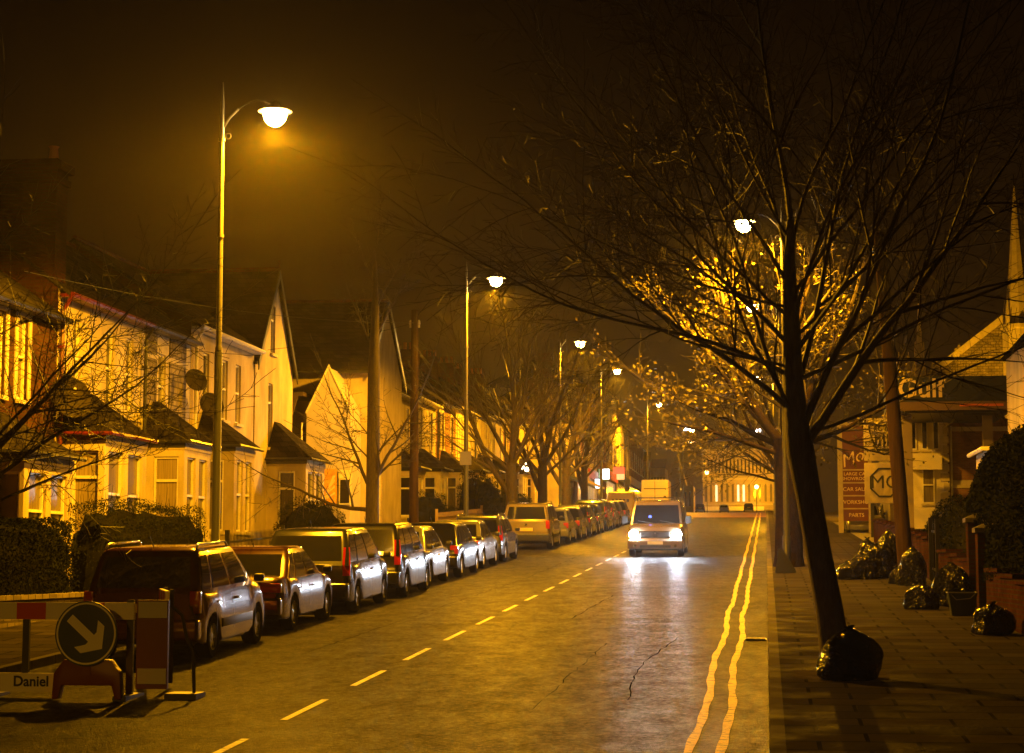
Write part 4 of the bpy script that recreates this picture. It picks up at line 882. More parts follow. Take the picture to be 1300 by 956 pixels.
# cars on the forecourt and beyond the crest
car('parked_car', 'pale hatchback with glinting headlights nosing out of the garage forecourt on the right', 'hatch', 4.55, 97.5, SILV, group=None, flip=True)
ex_ = car('parked_car', 'darker car parked behind the pale one on the garage forecourt', 'saloon', 6.3, 101, GREY, group=None, flip=True)
SC['n'] = 0
for i, (x_, y_, p, lb) in enumerate(((-3.0,345,NAVB,'small dark car beyond the crest in front of the arcaded building'),(-7.4,352,WHTP,'small pale car beyond the crest below the arcaded building'),(-11.5,348,BLK,'distant dark car at the left end of the arcaded building'))):
    c_ = car('parked_car', lb, 'hatch', x_, y_, p, group='tiny cars beyond the crest', detail=False); c_.location.z = 11.25+.35

# ---------------------------------------------------------------- trees
def rnd_perp(d, rng):
    a = Vector((rng.gauss(0,1), rng.gauss(0,1), rng.gauss(0,1))); a -= d*a.dot(d); return a.normalized()
def branch(rng, mbs, p, d, L, r, lev, maxlev, P, tips):
    """wandering tapered limb with side shoots; mbs = (limbs, twigs)"""
    n = max(3, int(L/P['seg'][min(lev, len(P['seg'])-1)])); n = min(n, 9); pts = [p.copy()]; rad = [r]; dirs = [d.copy()]
    wn = P['wander']; upb = P['up'][min(lev, len(P['up'])-1)]
    for k in range(n):
        d = (d + rnd_perp(d, rng)*wn*rng.uniform(.3,1) + Z*upb).normalized()
        p = p + d*(L/n); pts.append(p.copy()); rad.append(max(P['rmin'], r*(1-(k+1)/n*P['taper']))); dirs.append(d.copy())
    mb = mbs[0] if lev < P['limb_levels'] else mbs[1]
    mb.tube(pts, rad, 7 if r > .06 else (5 if r > .02 else 3), cap=False)
    if lev >= maxlev: tips.append((pts[-1], d)); tips.append((pts[len(pts)//2], d)); return
    nc = P['kids'][min(lev, len(P['kids'])-1)]
    for k in range(nc):
        t = P['first'] + (1-P['first'])*(k+rng.uniform(.1,.9))/nc; i = min(n-1, int(t*n)); f = t*n-i
        q = pts[i].lerp(pts[i+1], f); rr = rad[i]*(1-f)+rad[i+1]*f
        ang = R(rng.uniform(*P['ang'])); dd = (dirs[i]*math.cos(ang) + rnd_perp(dirs[i], rng)*math.sin(ang)).normalized()
        if P.get('flat'): dd.z *= 1
        branch(rng, mbs, q, dd, L*rng.uniform(*P['lr'])*(1-.35*t), max(P['rmin'], rr*rng.uniform(.45,.7)), lev+1, maxlev, P, tips)
    branch(rng, mbs, pts[-1], dirs[-1], L*.5, rad[-1], lev+1, maxlev, P, tips)
def tree(name, label, base, trunk, limbs, P, seed, maxlev, barkm, twigm, leaves=0, leaf_size=.07, group=None, leafm=LEAF, spread=.15):
    rng = random.Random(seed); bz = G(base[1]) + base[2]; e = empty(name, (base[0],base[1],bz), label, 'tree', group)
    tr, cr_ = MB(), MB(); off = Vector((base[0],base[1],bz)); tips = []
    pts = [off + Vector(t[:3]) for t in trunk]; tr.tube([tuple(p) for p in pts], [t[3] for t in trunk], 12)
    for (i, dvec, L, r) in limbs:
        ii = int(i); f = i-ii; q = pts[ii].lerp(pts[min(ii+1, len(pts)-1)], f); branch(rng, (tr, cr_), q, Vector(dvec).normalized(), L, r, 0, maxlev, P, tips)
    tr.build('trunk', barkm, e, smooth=60); cr_.build('crown', twigm, e)
    if leaves:
        lf = MB(); tips = rng.sample(tips, max(1, int(len(tips)*.28)))
        for k in range(leaves):
            p, d = rng.choice(tips); p = p + Vector((rng.gauss(0,spread),rng.gauss(0,spread),rng.gauss(0,spread))); s = leaf_size*rng.uniform(.6,1.3)
            u = Vector((rng.gauss(0,1),rng.gauss(0,1),rng.gauss(0,1))).normalized(); v = u.orthogonal().normalized(); v = (v + u.cross(v)*rng.uniform(-1,1)).normalized()
            lf.poly([tuple(p-u*s), tuple(p-u*s*.1+v*s*.55), tuple(p+u*s), tuple(p-u*s*.1-v*s*.55)])
        lf.build('leaves', leafm, e)
    return e
BP = dict(seg=[.35,.28,.22,.18], wander=.14, up=[.02,.03,.03,.02], rmin=.004, taper=.65, kids=[7,6,5,3], first=.18, ang=(24,58), lr=(.38,.62), limb_levels=1)
# near right tree: leaning trunk, vase of limbs, dense twigs
tree('bare_tree', 'big bare dark tree leaning left over the right pavement, a bin bag at its foot', (.86,24.9,.12),
     [(0,0,-.05,.25),(-.02,0,.12,.195),(-.1,0,.8,.172),(-.22,0,1.5,.16),(-.33,.02,2.2,.16),(-.42,.04,2.75,.175),(-.46,.05,3.1,.15),(-.50,.06,3.7,.125),(-.50,.06,4.3,.105),(-.52,.04,5.0,.08),(-.50,.0,5.7,.05)],
     [(10,(.0,.1,1),3.4,0.043),(5.1,(.72,0,.85),4.2,0.065),(5.5,(.30,-.2,1),4.8,0.053),(4.9,(-.42,.2,1),4.0,0.046),(6.2,(-.75,.1,.8),4.0,0.040),(7.0,(-.95,-.1,.55),3.9,0.034),(7.6,(-.7,.2,1),3.8,0.034),(8.2,(-.9,.1,.8),3.6,0.028),(8.8,(-.5,-.2,1),3.4,0.028),(9.4,(.3,.1,1),3.4,0.031),
      (6.6,(.35,.3,1),4.4,0.043),(7.4,(.55,-.1,.9),4.0,0.034),(8.0,(.15,-.5,1),3.6,0.028),(8.6,(.75,.1,.9),3.4,0.028),(9.2,(-.2,.5,1),3.2,0.025),(6.9,(1,-.1,.5),3.8,0.028),(7.8,(1,.2,.8),3.6,0.025),(6.0,(-.3,-.5,.9),3.4,0.028),(5.6,(1,-.1,.28),3.6,0.025),(8.4,(-1,0,.35),3.3,0.022),(9.6,(-.6,.1,1),3.2,0.025),(7.2,(-1,-.2,.25),3.2,0.022)],
     dict(BP, kids=[7,6,5,3], rmin=.003, up=[.012,-.004,-.01,-.015]), 11, 3, BARK, TWIG)
pm = MB(); pm.poly([(.3,24.3,G(24.3)+.124),(1.45,24.3,G(24.3)+.124),(1.45,25.5,G(25.5)+.124),(.3,25.5,G(25.5)+.124)]); tag(pm.build('tree_pit', SOIL), kind='structure')
# second right tree with yellow leaves
LP = dict(BP, kids=[6,5,4,2], rmin=.007, seg=[.5,.4,.3,.25])
tree('leafy_tree', 'thick trunked tree with sparse yellow leaves beside the right kerb, behind the near bare tree', (.62,56.5,.12),
     [(0,0,-.05,.46),(0,0,.3,.40),(.02,0,1.5,.37),(.0,0,2.8,.36),(-.02,0,3.6,.38)],
     [(3.5,(-.6,.1,1),4.6,.16),(3.7,(.1,.2,1),5,.18),(3.8,(.65,0,1),4.4,.15),(3.6,(-1,.3,.6),4.0,.10),(3.9,(-.25,-.5,1),4.4,.12),(3.6,(1,.3,.5),3.6,.1),(3.4,(-.9,-.3,.35),3.6,.08),(3.8,(-.8,-.1,.8),4.0,.09)],
     LP, 5, 3, DBARK, TWIG, leaves=3300, leaf_size=.065)
tree('leafy_tree', 'smaller yellow leaved tree farther up the right kerb, glowing round a street lamp', (.8,79.0,.12),
     [(0,0,-.05,.28),(0,0,1.5,.22),(0,0,2.9,.22)],
     [(1.6,(-.7,.1,1),4.8,.12),(1.9,(.1,.2,1),5,.13),(1.8,(.7,0,1),4.4,.11),(1.7,(-1,.3,.55),4.2,.08),(1.9,(-.25,-.5,1),4.6,.1),(1.6,(-1,-.2,.2),3.4,.06)],
     LP, 8, 3, DBARK, TWIG, leaves=2200, leaf_size=.075)
tree('bare_tree', 'distant bare tree on the right kerb in front of the arcaded building', (1.2,112,.12),
     [(0,0,-.05,.25),(0,0,1.5,.2),(0,0,2.6,.2)],
     [(1.6,(-.7,.1,1),4.4,.1),(1.9,(.1,.2,1),4.6,.12),(1.8,(.7,0,1),4,.1),(1.7,(-1,.3,.7),4.2,.08)],
     dict(LP, rmin=.012), 18, 2, BARK, LTWIG)
# left kerb trees
SPUR = dict(BP, kids=[6,5,3], rmin=.0055, seg=[.3,.25,.2], ang=(30,70), up=[.03,.02,.02], lr=(.35,.6))
tree('pollard_tree', 'tall straight dark trunk with low spreading twiggy boughs in front of the hall', (-10.75,53.5,.12),
     [(0,0,-.05,.25),(0,0,.3,.21),(-.01,0,2.0,.185),(0,0,3.6,.18),(.0,0,5.6,.165),(.03,0,7.2,.11),(.0,.02,8.6,.06)],
     [(1.8,(-1,.1,.12),2.9,.065),(2.1,(-.5,-.2,1),2.6,.06),(2.15,(.35,-.1,1),3.0,.06),(2.3,(.6,.2,.55),2.0,.04),(2.6,(-.8,.1,.7),1.6,.03),(2.7,(.7,-.1,.6),1.5,.03),(3.0,(-.5,.2,.5),1.2,.025),(4.5,(.4,.1,1),1.8,.035),(4.3,(-.5,.1,1),1.9,.035),(5.0,(.5,-.1,1),1.6,.03),(5.4,(-.4,.2,1),1.6,.03),(6,(.1,.1,1),1.2,.03)],
     SPUR, 21, 3, BARK, TWIG)
tree('bare_tree', 'bare tree outside the left edge whose twigs reach across the brick house', (-10.9,25.2,.12),
     [(0,0,-.05,.22),(0,0,1.2,.18),(.05,0,2.4,.17)],
     [(1.7,(.9,.3,.55),3.0,0.036),(1.8,(.75,.1,1),3.2,0.042),(1.9,(-.2,.2,1),3.6,0.060),(1.95,(.3,-.4,1),3.4,0.042),(1.6,(1,.2,.25),2.6,0.024),(1.9,(.6,.6,.8),3.0,0.036),(1.85,(1,0,.75),2.9,0.030)],
     dict(SPUR, kids=[9,6,4], rmin=.004), 33, 3, BARK, TWIG)
MP = dict(LP, kids=[6,5,4,3], up=[.05,.05,.05,.04], ang=(18,45), rmin=.009)
for i, (x_, y_, lb, s) in enumerate(((-10.7,83.0,'bare forked kerb tree behind the tan off-roader',1.0),(-10.8,95.5,'bare kerb tree beyond the forked one, in front of the shops',.95),(-11.0,109,'bare hazy kerb tree in front of the shop fronts',.95),(-11.0,120,'bare kerb tree just short of the iron garland',.85))):
    tree('bare_tree', lb, (x_,y_,.12), [(0,0,-.05,.34*s),(0,0,.4,.29*s),(.02,0,1.8,.25*s),(.02,0,3.2,.24*s)],
         [(2.0,(-.55,-.1,1),4.8*s,.15),(2.9,(.15,.1,1),5.2*s,.17),(2.95,(.6,0,1),4.4*s,.12),(2.8,(-.35,.3,1),5.0*s,.12),(2.6,(.9,-.2,.8),3.6*s,.08),(2.7,(-.9,-.3,.9),3.8*s,.08),(2.95,(0,-.4,1),5*s,.12)],
         dict(MP), 40+i, 3, BARK, LTWIG, group='bare trees along the left kerb')

# ---------------------------------------------------------------- hedges, walls, fences on the left
def hedge(label, x0, x1, y0, y1, h, seed, rnd=.25, zb=.1, leaves=5000, s=.035, dome=False, name='hedge', cat='hedge', sprigs=0):
    rng = random.Random(seed); z0 = G((y0+y1)/2)+zb; e = empty(name, ((x0+x1)/2,(y0+y1)/2,z0), label, cat)
    cx, cy_, hx, hy = (x0+x1)/2, (y0+y1)/2, (x1-x0)/2, (y1-y0)/2
    def surf(a, b):  # superellipsoid shell, a azimuth, b elevation 0..pi/2
        ex_ = .45 if not dome else .85; ez = .35 if not dome else .8
        c = lambda w_, m_: math.copysign(abs(math.cos(w_))**m_, math.cos(w_)); s_ = lambda w_, m_: math.copysign(abs(math.sin(w_))**m_, math.sin(w_))
        k = 1 + .05*math.sin(a*5+seed) + .04*math.sin(b*9+a*3)
        return Vector((cx + hx*c(b,ez)*c(a,ex_)*k, cy_ + hy*c(b,ez)*s_(a,ex_)*k, z0 + h*max(0, s_(b,ez))*k))
    core = MB(); na, nb = 28, 8; g = [[surf(2*math.pi*i/na, math.pi/2*j/nb) for i in range(na)] for j in range(nb+1)]
    ctr = Vector((cx,cy_,z0))
    for j in range(nb):
        for i in range(na):
            q = [g[j][i], g[j][(i+1) % na], g[j+1][(i+1) % na], g[j+1][i]]; q = [tuple(ctr + (p-ctr)*.87) for p in q]; core.quad(*q)
    core.build('hedge_body' if cat == 'hedge' else 'bush_body', HCORE, e); lf = MB()
    for k in range(int(leaves*2.2)):
        A = (hy*h*2, hy*h*2, hx*h*2, hx*h*2, hx*hy*4); q_ = rng.uniform(0, sum(A)); f_ = 0
        while q_ > A[f_]: q_ -= A[f_]; f_ += 1
        u1, u2 = rng.uniform(-1,1), rng.uniform(0,1)
        d_ = [(1,u1,u2),(-1,u1,u2),(u1,1,u2),(u1,-1,u2),(u1,u2*2-1,1)][f_]; e1, e2 = (.85,.8) if dome else (.45,.35)
        Fv = ((abs(d_[0])**(2/e1)+abs(d_[1])**(2/e1))**(e1/e2)+abs(d_[2])**(2/e2))**(-e2/2)*(1+.05*math.sin(u1*5+f_)+.03*math.sin(u2*11+u1*7))
        p = Vector((cx+d_[0]*hx*Fv, cy_+d_[1]*hy*Fv, z0+d_[2]*h*Fv)); p = ctr + (p-ctr)*rng.uniform(.95,1.015); sz = s*.6*rng.uniform(.5,1.5)
        u = Vector((rng.gauss(0,1),rng.gauss(0,1),rng.gauss(0,1))).normalized(); v = u.orthogonal().normalized()
        lf.poly([tuple(p-u*sz), tuple(p+v*sz*.5), tuple(p+u*sz), tuple(p-v*sz*.5)])
    lf.build('foliage', HEDGE, e)
    if sprigs:
        t = MB()
        for k in range(sprigs):
            p = surf(rng.uniform(0,6.28), rng.uniform(.9,1.5)); q = p + Vector((rng.uniform(-.1,.1),rng.uniform(-.1,.1),rng.uniform(.1,.35))); t.tube([tuple(p-Z*.1),tuple(q)], [.006,.003], 3)
        t.build('sprigs', HEDGE, e)['kind'] = 'stuff'
    return e
hedge('long boxy clipped hedge on a stone garden wall, at the left edge', -14.1, -12.85, 27.5, 36.6, 1.35, 1, zb=.62, leaves=14000, s=.045)
w_ = MB(); w_.box(-13.15,-12.78,26,37.0,G(31)-.4,G(31)+.62); w_.box(-13.2,-12.73,26,37.05,G(31)+.62,G(31)+.70); tag(w_.build('garden_wall', STONE), 'low grey stone garden wall under the long boxy hedge', 'wall')
hedge('rounded dark hedge behind the people carrier, in front of the cream house', -14.1, -12.85, 37.7, 45.6, 1.95, 2, leaves=8000, sprigs=60)
hedge('dome shaped bush in front of the pale gabled wing', -14.2, -12.9, 54.2, 62.6, 1.95, 3, leaves=6000, dome=True, name='bush', cat='bush', sprigs=50)
hedge('square clipped hedge above the pale picket fence', -14.0, -13.0, 76.5, 81.0, 2.0, 4, leaves=3500)
hedge('tall dark conifer hedge behind the dark estate, beyond the picket fence', -14.1, -12.95, 88.8, 97.5, 2.75, 5, leaves=6000, s=.05)
hedge('low dark hedge linking the square hedge and the tall one', -13.8, -13.1, 81.3, 88.5, 1.35, 6, leaves=3000)
hedge('dark hedge behind the second bare kerb tree', -13.9, -13.0, 98.5, 112, 1.9, 9, leaves=3000, s=.06)
for (a, b, lb) in ((37.3,46.0,'low stone garden wall under the rounded hedge'),(52.0,63.5,'low stone garden wall under the dome shaped bush'),(99,130,'low garden wall running on towards the shops')):
    w_ = MB(); n = 6
    for k in range(n):
        ya, yb_ = a+(b-a)*k/n, a+(b-a)*(k+1)/n; w_.box(-12.98,-12.78,ya,yb_,G(ya)-.2,G((ya+yb_)/2)+.5)
    tag(w_.build('garden_wall', STONE), lb, 'wall')
def railing(y0, y1, x, label, h=1.15, gap=.13, m=IRON, name='iron_railing', cat='railing', pick=False):
    z = lambda y: G(y)+.12; e = empty(name, (x,(y0+y1)/2,z((y0+y1)/2)), label, cat); b = MB(); y = y0
    while y < y1:
        if pick: b.box(x-.01,x+.012,y,y+.085,z(y),z(y)+h)
        else: b.tube([(x,y,z(y)),(x,y,z(y)+h),(x,y,z(y)+h+.08)], [.011,.011,.002], 5)
        y += gap
    b.build('pales' if pick else 'bars', m, e); rl = MB()
    for k in (.18, .85): rl.prism([(x+.013,y0,z(y0)+h*k),(x+.05,y0,z(y0)+h*k),(x+.05,y0,z(y0)+h*k+.05),(x+.013,y0,z(y0)+h*k+.05)], (0,y1-y0,G(y1)-G(y0)))
    rl.build('rail', m, e)
    for yp in (y0-.06, y1+.03): p = MB(); p.box(x-.05,x+.05,yp,yp+.09,z(yp),z(yp)+h+.15); p.build('post', m, e)
    return e
railing(46.3, 51.7, -12.85, 'black iron railing with gate between the rounded hedge and the dome bush')
railing(64.0, 70.5, -12.85, 'thin iron handrail in front of the hall gable', h=1.0, gap=.3)
railing(76.3, 88.5, -12.78, 'pale vertical board fence below the square hedge', h=1.25, gap=.11, m=FENCEW, name='picket_fence', cat='fence', pick=True)
# telegraph poles
def tpole(base, top, r0, r1, label, steps=True):
    e = empty('telegraph_pole', base, label, 'pole'); m = MB(); m.tube([base, tuple(Vector(base).lerp(Vector(top),.5)), top], [r0,(r0+r1)/2,r1], 12); m.build('shaft', WOODP, e, smooth=50)
    t = Vector(top); c = MB(); c.box(t.x-.16,t.x+.16,t.y-.03,t.y+.03,t.z-.55,t.z-.47)
    for s in (-.13,.13): c.lathe([(.02,0),(.05,.02),(.04,.12),(.02,.16)], 8, (t.x+s,t.y,t.z-.47))
    c.build('insulators', WPAINT, e)
    if steps:
        c = MB()
        for k in range(9): zz = base[2]+2.6+k*.42; f = (zz-base[2])/(top[2]-base[2]); p = Vector(base).lerp(t, f); c.box(p.x+r1*.8,p.x+r1+.12,p.y-.012,p.y+.012,zz,zz+.02)
        c.build('step_irons', IRON, e)
    return e
tpole((-10.75,59.9,G(59.9)+.1), (-10.75,59.9,G(59.9)+7.9), .16, .11, 'wooden telegraph pole on the left pavement between the hall and the terrace')
tpole((3.34,48.6,G(48.6)+.1), (2.86,48.6,G(48.6)+8.6), .19, .14, 'thick leaning wooden pole on the right pavement crossing the oval badge sign', steps=False)
sgn = MB(); zz = G(68.4); sgn.box(-10.62,-10.22,68.27,68.30,zz+3.15,zz+3.62); so = sgn.build('parking_sign', mat('grey_sign_plate', (.35,.33,.28), .5)); tag(so, 'small pale plate fixed on the second left street lamp post', 'sign')
sgn = MB(); sgn.box(-10.5,-10.34,68.30,68.34,zz+3.3,zz+3.35); sgn.build('clamp', IRON, so)
# overhead wires
def wire(a, b, sag, label):
    pts = [tuple(Vector(a).lerp(Vector(b), k/12) - Z*sag*4*(k/12)*(1-k/12)) for k in range(13)]; m = MB(); m.tube(pts, .008, 3); tag(m.build('overhead_wire', IRON), label, 'wire', 'overhead wires')
wire((-10.75,59.9,G(59.9)+7.5), (-16.05,41,G(41)+7.2), .3, 'thin wire from the left telegraph pole to the brick house')
wire((-10.75,59.9,G(59.9)+7.5), (-15.7,61,G(61)+6.8), .1, 'thin wire from the left telegraph pole to the pointed gable house')
wire((2.86,48.6,G(48.6)+8.3), (14,40,G(48)+9.6), .2, 'thin wire from the right leaning pole going off the right edge')

# ---------------------------------------------------------------- right side
hedge('tall dark overgrown hedge on a brick wall at the right edge', 4.0, 6.6, 26.5, 43.5, 2.55, 7, zb=.75, leaves=26000, s=.06)
def gwall(x0, x1, y0, y1, h, label, m=SHBRICK, step=2.0):
    w_ = MB(); n = max(1, int((y1-y0)/step))
    for k in range(n):
        ya, yb_ = y0+(y1-y0)*k/n, y0+(y1-y0)*(k+1)/n; zt = G((ya+yb_)/2)+.12+h; w_.box(x0,x1,ya,yb_,G(ya)-.2,zt); 
    o = w_.build('garden_wall', m); tag(o, label, 'wall'); c = MB()
    for k in range(n):
        ya, yb_ = y0+(y1-y0)*k/n, y0+(y1-y0)*(k+1)/n; zt = G((ya+yb_)/2)+.12+h; c.box(x0-.04,x1+.04,ya,yb_,zt+.001,zt+.07)
    c.build('coping', SHBRICK, o); return o
gwall(3.92, 4.2, 24, 36.6, .78, 'dark red brick garden wall under the tall right hedge')
gwall(3.92, 4.2, 39.2, 46.5, .78, 'dark red brick wall stub behind the bin bags, past the gate pillars')
gwall(3.92, 4.15, 49, 74, .95, 'long dark brick wall behind the heap of bin bags')
for (x_, y_, h_, lb) in ((4.06,37.3,1.45,'square gate pillar nearer the camera, beside the crate'),(4.06,39.0,1.6,'square gate pillar beyond the gate, behind the standing bin bags')):
    p = MB(); z0 = G(y_)+.1; p.box(x_-.22,x_+.22,y_-.22,y_+.22,z0,z0+h_); o = p.build('gate_pillar', SHBRICK); tag(o, lb, 'gate pillar'); c = MB(); c.box(x_-.27,x_+.27,y_-.27,y_+.27,z0+h_,z0+h_+.08); c.poly([(x_-.27,y_-.27,z0+h_+.081),(x_+.27,y_-.27,z0+h_+.081),(x_,y_,z0+h_+.2)]); c.poly([(x_+.27,y_+.27,z0+h_+.081),(x_-.27,y_+.27,z0+h_+.081),(x_,y_,z0+h_+.2)]); c.poly([(x_+.27,y_-.27,z0+h_+.081),(x_+.27,y_+.27,z0+h_+.081),(x_,y_,z0+h_+.2)]); c.poly([(x_-.27,y_+.27,z0+h_+.081),(x_-.27,y_-.27,z0+h_+.081),(x_,y_,z0+h_+.2)]); c.build('cap', KERB, o)
e = empty('open_iron_gate', (4.3,39,G(39)+.12), 'slim iron gate standing open between the gate pillars', 'gate'); g = MB()
for k in range(8): g.tube([(4.3+.12*k,38.75,G(39)+.15),(4.3+.12*k,38.75,G(39)+1.35)], .012, 4)
g.build('bars', IRON, e); g = MB(); 
for z_ in (.3, 1.25): g.box(4.3,5.2,38.73,38.77,G(39)+.12+z_,G(39)+.16+z_)
g.build('rail', IRON, e)
railing(47.0, 48.8, 3.95, 'short stub of tubular handrail above the heap of bin bags', h=1.35, gap=.6)
hedge('low shrub mass behind the handrail near the leaning pole', 4.4, 6.6, 50, 62, 1.9, 12, leaves=4000, s=.06, name='bush', cat='bush', dome=True)

# bin bags
BAGPIX = 'black bin bags out for collection'
def bag(x_, y_, w_, h_, seed, label, tilt=0):
    rng = random.Random(seed); z0 = G(y_)+.12; e = empty('bin_bag', (x_,y_,z0), label, 'bin bag', BAGPIX)
    nf = 44; nr = 22; mb = MB(); ph = [rng.uniform(0,6.28) for _ in range(6)]; rows = []
    for j in range(nr+1):
        t = j/nr; z = h_*(t**.9); pr = interp([(0,.86),(.05,.97),(.18,1.0),(.4,.97),(.6,.88),(.76,.72),(.88,.50),(.95,.26),(1,.12)], t)
        pr = max(pr, .09); row = []
        for i in range(nf):
            a = 2*math.pi*i/nf; k = 1 + .14*math.sin(a*2+ph[0]+t) + .09*math.sin(a*3+ph[1]+t*4) + (.03+.09*t*t)*math.sin(a*9+ph[2]+t*2) + .022*math.sin(a*17+ph[3]+t*9) + .06*math.sin(t*9+ph[4]+a*3)*(1-t) + .05*math.sin(a*5+ph[5]+t*5) + rng.uniform(-.014,.014)
            row.append((x_ + w_/2*pr*k*math.cos(a) + tilt*z, y_ + w_/2*pr*k*math.sin(a)*.9, z0+z+.012*math.sin(a*5+ph[5]+t*8)))
        rows.append(row)
    for row in rows: mb.v += row
    for j in range(nr):
        for i in range(nf): i2 = (i+1) % nf; mb.f.append((j*nf+i,j*nf+i2,(j+1)*nf+i2,(j+1)*nf+i))
    mb.f.append(tuple(range(nf-1,-1,-1)))
    mb.build('bag', BAG, e, smooth=80); k = MB(); t = Vector((x_+tilt*h_, y_, z0+h_-.01))
    for q in range(4):
        a = rng.uniform(0,6.28); d = Vector((math.cos(a),math.sin(a),rng.uniform(.2,1.0)))*.06; n = d.cross(Z).normalized()*.05
        k.poly([tuple(t-n*.3), tuple(t+d-n), tuple(t+d*1.15+n*.2), tuple(t+d+n), tuple(t+n*.3)])
    k.build('tied_neck', BAG, e)
    return e
bag(.98, 24.35, .66, .60, 1, 'bin bag slumped against the foot of the near leaning tree')
bag(3.47, 31.6, .62, .46, 2, 'low slumped bin bag alone under the brick wall, nearest the right edge')
bag(2.86, 37.7, .58, .46, 3, 'squat bin bag in front of the standing bags, beside the crate')
bag(3.5, 38.7, .66, .80, 4, 'upright bin bag by the gate pillar, directly behind the crate')
bag(3.30, 46.2, .72, .86, 5, 'tall glinting bin bag standing just right of the leaning pole')
for i, (x_, y_, a, h_, lb) in enumerate(((1.95,49.0,.55,.42,'smallest bin bag at the left tip of the heap by the leaning pole'),(2.3,49.2,.62,.62,'bin bag second from the left tip of the heap by the pole'),(2.66,49.5,.66,.85,'dark bulky bin bag in the middle of the heap by the pole'),(3.02,49.9,.7,1.15,'tallest bin bag at the back of the heap, behind the leaning pole'),(2.5,50.3,.6,.95,'bin bag at the back of the heap, half hidden'),(3.0,46.9,.34,.36,'tiny pale knotted bag at the foot of the leaning pole'))): bag(x_, y_, a, h_, 20+i, lb)
# open recycling crate with handle
z0 = G(36)+.12; e = empty('recycling_crate', (3.42,35.9,z0), 'dark open topped recycling box with raised rim in front of the upright bag', 'crate')
m = MB(); b0, b1, hh = .19, .25, .40
P = [[(3.42+sx_*k,35.9+sy_*k*.8,z0+z) for sx_,sy_ in ((-1,-1),(1,-1),(1,1),(-1,1))] for k, z in ((b0,.01),(b1,hh),(b1-.015,hh),(b0-.015,.03))]
for j in range(3):
    for i in range(4): m.quad(P[j][i],P[j][(i+1)%4],P[j+1][(i+1)%4],P[j+1][i])
m.quad(*P[3]); m.build('tub', mat('dark_green_plastic', (.012,.02,.014), .35), e); m = MB()
for a, b in ((0,1),(1,2),(2,3),(3,0)): m.tube([P[1][a],P[1][b]], .014, 6)
m.tube([(3.2,35.7,z0+.39),(3.3,35.66,z0+.28),(3.54,35.66,z0+.30),(3.66,35.7,z0+.42)], .009, 5); m.build('rim', mat('rim_plastic', (.06,.06,.05), .3), e)

# small box at the foot of the thick trunk by the kerb
m = MB(); z0 = G(52.6)+.12; m.prism([(.22,52.3,z0),(.75,52.3,z0),(.75,52.3,z0+.06),(.42,52.3,z0+.62),(.30,52.3,z0+.62)], (0,.05,0)); m.box(.22,.72,52.36,52.75,z0,z0+.1); o = m.build('leaning_board', TRIM); tag(o, 'dark board leaning by the kerb at the foot of the thick trunk', 'board')

# ---------------------------------------------------------------- garage signs, canopy
SIGNC = mat('cream_sign_face', (.34,.28,.15), .5, var=.15, vscale=3); MARS = mat('maroon_sign_face', (.10,.015,.02), .45); LETC = mat('pale_sign_letters', (.70,.55,.28), .5); BLKL = mat('black_sign_marks', (.012,.012,.012), .3); BLUEC = mat('dark_blue_fascia', (.02,.025,.05), .45)
yy = 93.0; z0 = G(yy)+.12; e = empty('garage_sign', (4.0,yy,z0), 'tall cream framed maroon sign board with rows of white lettering', 'sign')
m = MB(); m.box(3.34,3.56,yy-.1,yy+.1,z0,z0+5.15); m.box(3.56,4.75,yy-.09,yy+.09,z0+5.0,z0+5.15); m.box(4.72,4.9,yy-.1,yy+.1,z0,z0+5.15); m.build('frame', SIGNC, e)
m = MB(); m.box(3.56,4.72,yy-.05,yy+.05,z0+2.95,z0+5.0); m.build('upper_board', MARS, e)
text_part('script_lettering', 'Mor', .82, (4.14,yy-.06,z0+3.5), Vector((.93,0,.36)), Vector((-.36,0,.93)), -Y, LETC, e, .01, shear=.35, offset=.0)
rows = (('LARGE CAR','SHOWROOM'),('CAR SALES',),('WORKSHOP',),('PARTS',))
for i, rw in enumerate(rows):
    zc = z0+2.62-.60*i; m = MB(); m.box(3.57,4.71,yy-.05,yy+.05,zc-.27,zc+.27); bo = m.build('sign_panel', MARS, e); m = MB(); m.box(3.56,4.72,yy-.07,yy+.04,zc+.275,zc+.335); m.build('divider', SIGNC, bo)
    for j, t in enumerate(rw): text_part('lettering', t, .21 if len(rw) > 1 else .25, (4.16,yy-.06,zc+(.11-.22*j if len(rw) > 1 else 0)), X, Z, -Y, LETC, bo, .005)
yy = 86.0; z0 = G(yy)+.12; e = empty('badge_sign', (5.05,yy,z0), 'cream double sign box with a shield badge above an eight sided badge', 'sign')
for k, (za, zb) in enumerate(((1.45,3.18),(3.26,5.1))): m = MB(); m.box(4.22,5.92,yy-.12,yy+.12,z0+za,z0+zb); m.build('sign_box', SIGNC, e, bevel=.03)
for x_ in (4.45,5.5): m = MB(); m.box(x_,x_+.15,yy-.06,yy+.06,z0,z0+1.45); m.build('leg', IRON, e)
def outline(pts, wd, name, parent, m_, yv, dp=.03):
    c = Vector((sum(p[0] for p in pts)/len(pts), 0, sum(p[1] for p in pts)/len(pts))); mb = MB(); n = len(pts)
    inn = [((p[0]-c.x)*(1-wd)+c.x, (p[1]-c.z)*(1-wd)+c.z) for p in pts]
    for i in range(n): j = (i+1) % n; mb.prism([(pts[i][0],yv,pts[i][1]),(pts[j][0],yv,pts[j][1]),(inn[j][0],yv,inn[j][1]),(inn[i][0],yv,inn[i][1])], (0,-dp,0))
    return mb.build(name, m_, parent)
cxs = 5.06; zs = z0+4.2
